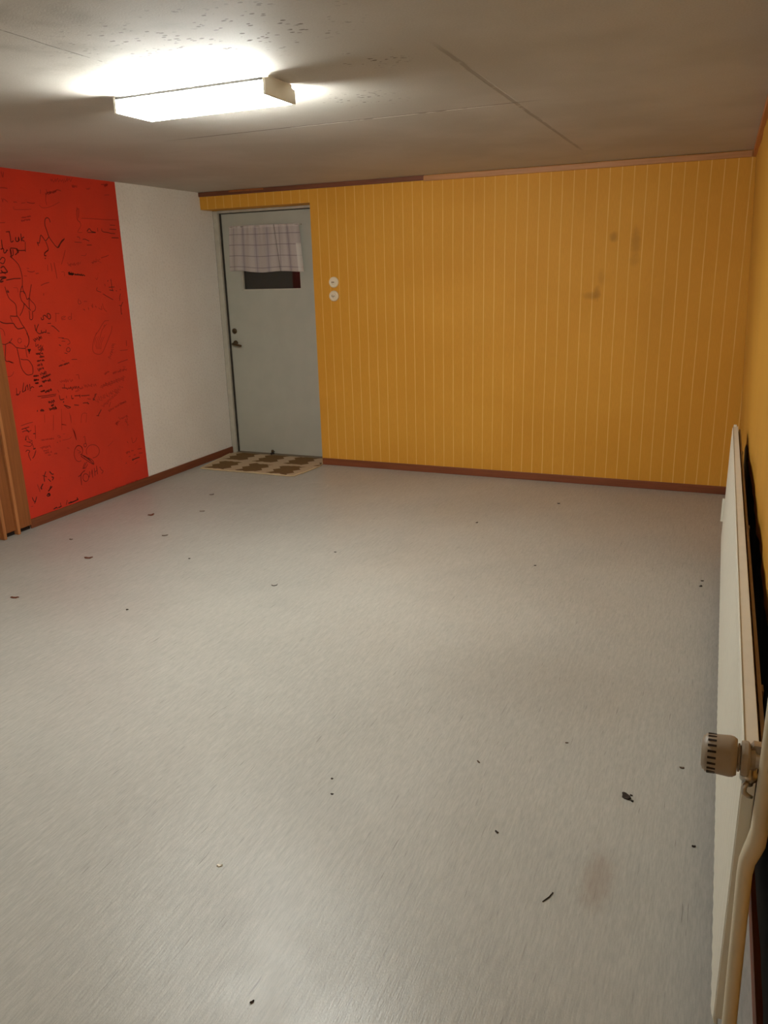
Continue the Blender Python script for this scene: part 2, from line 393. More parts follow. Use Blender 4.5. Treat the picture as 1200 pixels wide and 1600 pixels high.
# baseboards
structure(link('baseboard_left', box(NB(), (0.0, -2.19, 0), (0.014, 0.16, 0.060), 0.003), 'base'))
structure(link('baseboard_back', box(NB(), (1.02, -0.014, 0), (4.215, 0.0, 0.056), 0.003), 'base_x'))
bm = NB(); vs = []
for y in (-6.4, -0.016):
    x0, x1 = wall_x(y, 0), wall_x(y, 0.055)
    vs.append([bm.verts.new(v) for v in ((x0-0.016, y, 0), (x0+0.01, y, 0), (x1+0.01, y, 0.056), (x1-0.014, y, 0.056))])
for k in range(4): bm.faces.new((vs[0][k], vs[1][k], vs[1][(k+1) % 4], vs[0][(k+1) % 4]))
bm.faces.new(vs[0]); bm.faces.new(vs[1])
structure(link('baseboard_right', bm, 'base'))

# wooden door casing at the left edge of the view
d2 = structure(empty('door_2', (0.0, -2.6, 0.0)))
def cbox(name, y0, y1, x1, z0, mat, bev=0.002, x0=0.001):
    return part(name, box(NB(), (x0, y0, z0), (x1, y1, 2.06), bev), mat, d2)
cbox('casing_board', -2.300, -2.196, 0.026, 0.030, 'casing')
cbox('casing_strip', -2.322, -2.301, 0.040, 0.002, 'casing_edge')
cbox('casing_board', -2.412, -2.323, 0.022, 0.030, 'casing')
cbox('casing_strip', -2.436, -2.413, 0.044, 0.002, 'casing_edge')
cbox('door_leaf', -3.22, -2.437, 0.020, 0.012, 'casing')
cbox('casing_strip', -3.24, -3.222, 0.040, 0.002, 'casing_edge')
cbox('casing_board', -3.345, -3.242, 0.026, 0.030, 'casing')
part('head_casing', box(NB(), (0.001, -3.345, 2.061), (0.026, -2.196, 2.15), 0.002), 'casing', d2)
part('gap_shade', box(NB(), (0.0005, -2.412, 0.002), (0.006, -2.196, 0.0295)), 'shade_and_dark_brown', d2)  # dark fill, its colour stands in for shade under the boards

# ================================================================ GREY DOOR
d1 = structure(empty('door_1', (0.5, 0.2, 0.0)))
# frame
bm = NB()
box(bm, (0.0, 0.166, 0.0), (0.046, 0.245, 2.066), 0.002); box(bm, (0.968, 0.166, 0.0), (1.012, 0.245, 2.066), 0.002)
box(bm, (0.046, 0.166, 2.048), (0.968, 0.245, 2.068), 0.002)
fr = part('door_frame', bm, 'frame', d1)
bm = NB(); box(bm, (0.046, 0.190, 0.012), (0.0605, 0.235, 2.047)); box(bm, (0.0605, 0.203, 2.041), (0.964, 0.235, 2.047))
part('door_gap_shade', bm, 'door_gap_shade', fr)  # strips coloured dark for the shaded gap between frame and leaf
# leaf with window hole x .215-.79, z 1.42-1.88
bm = NB(); X0, X1, Z0, Z1 = 0.061, 0.964, 0.014, 2.040; a, b, c_, e = 0.218, 0.792, 1.422, 1.880
for p, q in [((X0, Z0), (a, Z1)), ((b, Z0), (X1, Z1)), ((a, Z0), (b, c_)), ((a, e), (b, Z1))]:
    box(bm, (p[0], 0.198, p[1]), (q[0], 0.240, q[1]))
leaf = part('door_leaf', bm, 'door', d1)
bm = NB()
for p, q in [((a, c_), (a+0.010, e)), ((b-0.010, c_), (b, e)), ((a, c_), (b, c_+0.010)), ((a, e-0.010), (b, e))]:
    box(bm, (p[0], 0.202, p[1]), (q[0], 0.226, q[1]), 0.001)
part('window_bead', bm, 'frame', leaf)
pane = part('window_pane', box(NB(), (a, 0.2265, c_), (b, 0.2310, e)), 'glass', leaf)
# outside behind the pane: dark panel standing in for the night
structure(link('night_panel', box(NB(), (-0.15, 0.62, 0), (1.3, 0.68, 2.2)), 'shade_and_dark_brown'))
# handle
h = empty('door_handle', (0, 0, 0)); h.parent = leaf
hw = Vector((0.108, 0.198, 0.980))
bm = NB(); lathe(bm, hw, (0, -1, 0), [(0, 0.024), (0.006, 0.023), (0.009, 0.018), (0.009, 0.010), (0.040, 0.009)], 28)
tube(bm, [hw+Vector((-0.012, -0.040, -0.004)), hw+Vector((0.0, -0.043, -0.005)), hw+Vector((0.03, -0.045, -0.010)), hw+Vector((0.072, -0.044, -0.018)), hw+Vector((0.082, -0.040, -0.019))], [0.009, 0.0105, 0.010, 0.0095, 0.007], 14)
bpy.data.objects.remove(h)
part('door_handle', bm, 'bronze', leaf, True)
bm = NB(); lathe(bm, (0.106, 0.198, 1.083), (0, -1, 0), [(0, 0.024), (0.007, 0.0235), (0.010, 0.019), (0.016, 0.014), (0.017, 0.010)], 28)
box(bm, (0.104, 0.176, 1.072), (0.109, 0.184, 1.094), 0.001)
part('door_lock', bm, 'bronze', leaf, False)
bm = NB()
for z in (0.25, 1.78): cyl(bm, (0.967, 0.192, z), (0.967, 0.192, z+0.09), 0.007)
part('hinge', bm, 'bronze', leaf)
part('threshold', box(NB(), (0.046, 0.160, 0.0), (0.968, 0.245, 0.012), 0.002), 'grey_seal', d1)

# small dark foot stop at the bottom of the door leaf
t = tag(empty('door_stop', (0.415, 0.178, 0.003)), 'small dark brown stop standing at the foot of the grey door', 'door stop')
bm = NB(); lathe(bm, (0.415, 0.178, 0.006), (0, 0, 1), [(0, 0.019), (0.012, 0.019), (0.017, 0.014), (0.019, 0.006)], 20); part('stop_base', bm, 'shade_and_dark_brown', t, True)
bm = NB(); lathe(bm, (0.415, 0.182, 0.024), (0, 0, 1), [(0, 0.010), (0.006, 0.013), (0.020, 0.012), (0.025, 0.006)], 20); box(bm, (0.418, 0.178, 0.030), (0.436, 0.190, 0.036), 0.001); part('stop_knob', bm, 'bronze', t, True)

# ================================================================ CURTAIN on the door window
bm = NB(); uvl = bm.loops.layers.uv.new('uv'); NX, NZc = 150, 36; g = []
def curtain_pt(u, v, dy=0.0):
    zt = 1.943 - 0.006*u; zb = 1.583 - 0.016*u
    zb += 0.005*math.sin(u*11) - (0.006*math.sin(PI*u))
    z = zb + (zt-zb)*v
    s = 1.0 - v
    xl = 0.146 - 0.030*(s**0.6); xr = 0.808 + 0.024*s**0.8
    x = xl + (xr-xl)*u
    amp = 0.004 + 0.005*s
    y = 0.180 - dy + amp*math.sin(u*34 + 1.5*math.sin(u*7)) + 0.003*math.sin(u*80) * v
    fx = u - (0.655 + 0.055*s)
    y -= 0.016*math.exp(-(fx/0.035)**2) * (1 if fx > 0 else math.exp(-(fx/0.012)**2))
    return Vector((x, min(y, 0.193), z))
for i in range(NX+1): g.append([bm.verts.new(curtain_pt(i/NX, j/NZc)) for j in range(NZc+1)])
for i in range(NX):
    for j in range(NZc):
        f = bm.faces.new((g[i][j], g[i+1][j], g[i+1][j+1], g[i][j+1]))
        for lp, (a_, b_) in zip(f.loops, ((i, j), (i+1, j), (i+1, j+1), (i, j+1))): lp[uvl].uv = (a_/NX, b_/NZc)
cur = tag(empty('window_curtain', (0.48, 0.18, 1.58)), 'short pale plaid curtain hung over the small window of the grey door', 'curtain')
me = bpy.data.meshes.new('curtain_cloth'); bm.to_mesh(me); bm.free(); me.materials.append(MAT['curtain'])
for pl in me.polygons: pl.use_smooth = True
me.transform(Matrix.Translation(-Vector(cur.location)))
o = bpy.data.objects.new('curtain_cloth', me); C.objects.link(o); o.parent = cur
so = o.modifiers.new('thickness', 'SOLIDIFY'); so.thickness = 0.0016
bm = NB(); cyl(bm, (0.135, 0.186, 1.934), (0.825, 0.186, 1.928), 0.0035, seg=12)
part('curtain_rod', bm, 'nickel', cur, True)
for x_, z_ in ((0.140, 1.934), (0.820, 1.928)):
    part('rod_hook', box(NB(), (x_-0.004, 0.182, z_-0.008), (x_+0.004, 0.1978, z_+0.008), 0.001), 'frame', cur)

# ================================================================ DOORMAT
mt = tag(empty('door_mat', (0.5, -0.15, 0.0)), 'brown and beige checked woven mat lying in front of the grey door', 'mat')
pts = [(0.030, 0.155), (0.016, 0.10), (0.098, -0.462), (0.30, -0.468), (0.60, -0.462), (0.955, -0.468), (0.990, -0.455), (1.000, -0.36), (1.010, -0.345), (1.036, -0.10), (1.022, -0.03), (0.995, 0.03), (0.985, 0.155)]
bm = NB()
lo = [bm.verts.new((x_, y_, 0.0005)) for x_, y_ in pts]; hi = [bm.verts.new((x_, y_, 0.0075)) for x_, y_ in pts]
bm.faces.new(lo[::-1]); bm.faces.new(hi)
for i in range(len(pts)): bm.faces.new((lo[i], lo[(i+1) % len(pts)], hi[(i+1) % len(pts)], hi[i]))
part('mat_cloth', bm, 'mat', mt)
bm = NB(); tube(bm, [(x_, y_, 0.0065) for x_, y_ in pts[1:-1]], 0.0055, 8)
part('mat_binding', bm, 'mat_edge', mt)

# ================================================================ WALL SWITCHES
def wall_switch(x, z, label, kind):
    s = tag(empty('wall_switch', (x, 0.0, z)), label, 'switch', 'round switches beside the door')
    bm = NB(); lathe(bm, (x, 0, z), (0, -1, 0), [(0, 0.041), (0.008, 0.0405), (0.016, 0.037), (0.019, 0.031), (0.0195, 0.024), (0.0175, 0.0225)], 40)
    part('cover_plate', bm, 'plastic', s, True)
    bm = NB(); lathe(bm, (x, -0.0172, z), (0, -1, 0), [(0, 0.021), (0.002, 0.020)], 32); part('switch_rim', bm, 'plastic', s, True)
    bm = NB()
    if kind == 0: box(bm, (x-0.013, -0.0250, z-0.004), (x+0.013, -0.0192, z+0.005), 0.002)
    else:
        box(bm, (x-0.013, -0.0250, z-0.003), (x-0.004, -0.0192, z+0.004), 0.0015); box(bm, (x+0.005, -0.0250, z-0.003), (x+0.014, -0.0192, z+0.004), 0.0015)
        box(bm, (x-0.004, -0.0225, z-0.009), (x+0.005, -0.0192, z-0.001), 0.0015)
    part('rocker', bm, 'switch_grey', s)
wall_switch(1.193, 1.475, 'upper of the two round cream switches on the yellow wall beside the door', 0)
wall_switch(1.190, 1.371, 'lower of the two round cream switches on the yellow wall beside the door', 1)

# ================================================================ CEILING LAMP
lamp = tag(empty('ceiling_lamp', (2.2125, -3.05, 2.2)), 'glowing white rectangular fluorescent lamp mounted on the ceiling', 'lamp')
LX0, LX1, LY0, LY1, LZ = 1.882, 2.543, -3.155, -2.945, 2.138
part('lamp_base', box(NB(), (LX0+0.012, -3.085, 2.182), (LX1-0.012, -3.015, 2.1995), 0.002), 'fixture', lamp)
for x_ in (LX0, LX1-0.010):
    bm = NB()
    prof = [(LY0, LZ-0.001), (LY1, LZ-0.001), (LY1, 2.184), (LY1-0.022, 2.186), (LY1-0.024, 2.199), (LY0+0.024, 2.199), (LY0+0.022, 2.193), (LY0, 2.191)]
    A = [bm.verts.new((x_, y_, z_)) for y_, z_ in prof]; B = [bm.verts.new((x_+0.010, y_, z_)) for y_, z_ in prof]
    bm.faces.new(A[::-1]); bm.faces.new(B)
    for i in range(len(prof)): bm.faces.new((A[i], A[(i+1) % len(prof)], B[(i+1) % len(prof)], B[i]))
    part('end_cap', bm, 'cap', lamp)
x0, x1 = LX0+0.0105, LX1-0.0105
bm = NB(); prof = [(LY0+0.006, LZ), (LY1-0.006, LZ), (LY1-0.006, LZ+0.003), (LY0+0.006, LZ+0.003)]
A = [bm.verts.new((x0, y_, z_)) for y_, z_ in prof]; B = [bm.verts.new((x1, y_, z_)) for y_, z_ in prof]
for i in range(4): bm.faces.new((A[i], A[(i+1) % 4], B[(i+1) % 4], B[i]))
bm.faces.new(A); bm.faces.new(B)
part('diffuser', bm, 'diffuser', lamp)
for ya, yb in ((LY0+0.003, LY0+0.006), (LY1-0.006, LY1-0.003)):
    part('side_diffuser', box(NB(), (x0, ya, LZ+0.0005), (x1, yb, 2.182)), 'side_diffuser', lamp)
for ya, yb in ((LY0-0.001, LY0+0.004), (LY1-0.004, LY1+0.001)):
    part('top_gap_line', box(NB(), (x0, ya, 2.1825), (x1, yb, 2.1915)), 'gap_line', lamp)  # added near-black strip, draws the shadow line between lamp and ceiling glow
for y_ in (-3.108, -2.992):
    bm = NB(); cyl(bm, (LX0+0.03, y_, 2.178), (LX1-0.03, y_, 2.178), 0.011, seg=20); part('fluorescent_tube', bm, 'tube', lamp, True)

# ================================================================ RADIATOR (turned slightly with the wall)
rad = tag(empty('panel_radiator', (4.141, -1.430, 0.0)), 'long white panel radiator standing along the yellow right-hand wall', 'radiator')
RL = 3.03; rad.rotation_euler = (0, 0, math.atan(0.0116))
# local frame: runs along -y from 0 to -RL, face at x=0 looking to -x
ZB, ZT = 0.118, 0.735
def rpart(name, bm, mat, smooth=False, parent=None):
    o = link(name, bm, mat, None, smooth); o.parent = parent or rad; return o
def fl(y):                               # pressed vertical channels
    return 0.0055*(0.5 - 0.5*math.cos(2*PI*y/0.0505))
bm = NB(); NYr = 720; zs = [(ZB, 0.010), (ZB+0.004, 0.002), (ZB+0.018, 0.0), (ZB+0.045, 1), (ZT-0.05, 1), (ZT-0.022, 0.0), (ZT-0.004, 0.001), (ZT, 0.005)]
rows = []
for i in range(NYr+1):
    y = -RL*i/NYr; r = []
    for z, k in zs:
        x = 0.0045-fl(y) if k == 1 else (0.0045-fl(y)*0.9 if z < ZB+0.02 else 0.0) + (k if k < 1 else 0)
        r.append(bm.verts.new((x, y, z)))
    rows.append(r)
for i in range(NYr):
    for j in range(len(zs)-1): bm.faces.new((rows[i][j], rows[i+1][j], rows[i+1][j+1], rows[i][j+1]))
bk = [bm.verts.new(v) for v in ((0.013, 0, ZB), (0.013, -RL, ZB), (0.013, -RL, ZT), (0.013, 0, ZT))]
bm.faces.new([rows[i][0] for i in range(NYr+1)] + [bk[1], bk[0]]); bm.faces.new([rows[i][-1] for i in range(NYr+1)] + [bk[2], bk[3]])
bm.faces.new(bk); bm.faces.new(rows[0] + [bk[3], bk[0]]); bm.faces.new(rows[-1] + [bk[2], bk[1]])
rpart('front_panel', bm, 'white_metal', False)
# top cover with thin slots
bm = NB(); box(bm, (0.0035, -RL+0.002, ZT+0.0005), (0.026, -0.004, ZT+0.006), 0.0012)
tc = rpart('top_cover', bm, 'white_metal')
bm = NB(); y = -0.10
while y > -RL+0.1:
    box(bm, (0.010, y-0.030, ZT+0.0059), (0.0205, y, ZT+0.0063)); y -= 0.0505
bm.free()
rpart('cover_seam', box(NB(), (0.0028, -RL+0.004, ZT+0.0003), (0.0048, -0.006, ZT+0.0066)), 'switch_grey', False, tc)
# side covers
for y0, y1 in ((-0.003, 0.003), (-RL-0.003, -RL+0.003)):
    rpart('side_cover', box(NB(), (0.006, y0, ZB+0.02), (0.027, y1, ZT+0.004), 0.0012), 'white_metal')
# little hook of the cover at the far upper corner, and the blanked connection low at the far end
bm = NB(); box(bm, (0.006, 0.003, ZT-0.030), (0.020, 0.009, ZT+0.012), 0.001); rpart('cover_clip', bm, 'white_metal')
bm = NB(); lathe(bm, (0.004, 0.006, ZB+0.165), (0, 1, 0), [(0, 0.010), (0.05, 0.010)], 20); box(bm, (-0.012, 0.004, ZB+0.11), (0.004, 0.020, ZB+0.235), 0.002); rpart('wall_bracket', bm, 'white_metal')
# convector sheet behind
bm = NB(); NC = 300; A = []
for i in range(NC+1):
    y = -0.04-(RL-0.08)*i/NC; A.append((0.0305 if i % 4 in (0, 1) else 0.0135, y))
v0 = [bm.verts.new((x_, y_, ZB+0.03)) for x_, y_ in A]; v1 = [bm.verts.new((x_, y_, ZT-0.012)) for x_, y_ in A]
for i in range(NC): bm.faces.new((v0[i], v0[i+1], v1[i+1], v1[i]))
rpart('convector_sheet', bm, 'convector')
rpart('rear_rail', box(NB(), (0.031, -RL+0.03, ZT-0.035), (0.0385, -0.03, ZT-0.004), 0.001), 'convector')
for y_ in (-0.35, -1.55, -2.70):
    bm = NB(); box(bm, (0.039, y_-0.015, ZB+0.08), (0.050, y_+0.015, ZT-0.05), 0.001); rpart('wall_bracket', bm, 'convector')

# ================================================================ THERMOSTAT VALVE AND PIPE at the near end
PY = -4.492
val = tag(empty('thermostatic_valve', (4.19, PY, 0.735)), 'grey-white thermostatic valve with slotted round head at the near radiator end', 'valve')
ax = Vector((-1.0, 0.0, -0.03)).normalized()
base = Vector((4.168, PY, 0.7345))
prof = [(0.0, 0.012), (0.001, 0.030), (0.006, 0.0335), (0.012, 0.0345), (0.040, 0.0325), (0.050, 0.0318), (0.0515, 0.029), (0.0545, 0.028), (0.055, 0.026)]
bm = NB(); lathe(bm, base, ax, prof, 48)
head = part('sensor_head', bm, 'valve', val, True)
for pl in head.data.polygons: pl.use_smooth = len(pl.vertices) == 4
bm = NB(); up = Vector((0, 0, 1)); sd = ax.cross(up).normalized(); up2 = sd.cross(ax)
for k in range(20):
    a_ = 2*PI*k/20; rd = sd*math.cos(a_) + up2*math.sin(a_); tg = ax.cross(rd)
    m = Matrix((ax, rd, tg)).transposed().to_4x4(); m.translation = base + ax*0.0405 + rd*0.0322
    r = bmesh.ops.create_cube(bm, size=1.0, matrix=m @ Matrix.Diagonal((0.0135, 0.0022, 0.0036, 1)))
part('head_slots', bm, 'slot', head)
bm = NB(); lathe(bm, base + ax*0.054, ax, [(0, 0.025), (0.0022, 0.024), (0.0028, 0.019)], 40); part('end_disc', bm, 'valve', head, True)
bm = NB(); lathe(bm, base - ax*0.0005, -ax, [(0, 0.0235), (0.003, 0.0235), (0.0035, 0.0205), (0.0045, 0.0205), (0.005, 0.0285), (0.009, 0.0295), (0.015, 0.0295), (0.018, 0.026), (0.019, 0.018), (0.027, 0.017)], 40)
part('clamp_collar', bm, 'valve', val, False)
bm = NB(); cyl(bm, (4.190, PY, 0.735), (4.206, PY, 0.735), 0.013)
lathe(bm, (4.1995, PY+0.004, 0.747), (0, 1, 0), [(0, 0.015), (0.004, 0.0165), (0.014, 0.0165), (0.016, 0.012), (0.020, 0.011)], 6)
part('valve_body', bm, 'nickel', val, False)
bm = NB(); lathe(bm, (4.188, PY-0.001, 0.722), (0, 0, -1), [(0, 0.011), (0.012, 0.011), (0.013, 0.014), (0.024, 0.014), (0.026, 0.010), (0.034, 0.009)], 20)
part('tail_nut', bm, 'nickel', val, True)
bm = NB(); tube(bm, [(4.187, PY-0.016, 0.700), (4.182, PY-0.018, 0.691), (4.183, PY-0.018, 0.681), (4.190, PY-0.017, 0.675), (4.196, PY-0.014, 0.672)], [0.004, 0.0048, 0.0045, 0.004, 0.003], 12)
part('clamp_screw', bm, 'nickel', val, True)

PP = -4.520
pipe = tag(empty('heating_pipe', (4.205, PP, 0.0)), 'cream painted vertical heating pipe rising past the near end of the radiator', 'pipe')
P = [(4.208, 0.0), (4.2045, 0.20), (4.2005, 0.42), (4.1985, 0.53), (4.200, 0.555), (4.205, 0.575), (4.2100, 0.595), (4.2125, 0.62), (4.2125, 0.70), (4.2125, 0.85), (4.2120, 1.2), (4.199, 1.7), (4.186, 2.199)]
Rr = [0.0125, 0.0125, 0.0125, 0.0125, 0.0135, 0.0150, 0.0155, 0.0140] + [0.0125]*5
bm = NB(); tube(bm, [(x_, PP, z_) for x_, z_ in P], Rr, 24); part('pipe_run', bm, 'pipe', pipe, True)
bm = NB(); lathe(bm, (4.208, PP, 0.0), (0, 0, 1), [(0, 0.024), (0.004, 0.023), (0.007, 0.014)], 28); part('floor_collar', bm, 'pipe', pipe, True)
# ================================================================ RED BOARD WITH GRAFFITI
board = tag(empty('painted_wall_board', (0.0, -1.6, 0.0)), 'bright red painted wall board covered in black marker graffiti, left of the white wall', 'wall board')
part('board_panel', box(NB(), (0.0005, -2.195, 0.061), (0.008, -1.006, 2.198), 0.001), 'red', board)
def strokes(name, ink, strokes_):
    """pen strokes on the board, thin raised ribbons; points are (y, z) in millimetres"""
    bm = NB()
    for wd, pts in strokes_:
        P = [Vector((y_/1000, z_/1000)) for y_, z_ in pts]
        Q = [P[0]]
        for q in P[1:]:
            if (q-Q[-1]).length > 0.0004: Q.append(q)
        P = Q
        if len(P) < 2: P = [P[0], P[0]+Vector((wd/1000, 0))]
        L = []; hw_ = wd/2000
        for i, p in enumerate(P):
            d = (P[min(i+1, len(P)-1)] - P[max(i-1, 0)]).normalized(); nn = Vector((-d.y, d.x))
            L.append([bm.verts.new((x_, p.x+s*nn.x*hw_, p.y+s*nn.y*hw_)) for x_, s in ((0.0078, 1), (0.0084, 1), (0.0084, -1), (0.0078, -1))])
        for a_, b_ in zip(L, L[1:]):
            for k in range(4): bm.faces.new((a_[k], a_[(k+1) % 4], b_[(k+1) % 4], b_[k]))
        bm.faces.new(L[0]); bm.faces.new(L[-1][::-1])
    return part(name, bm, ink, board)
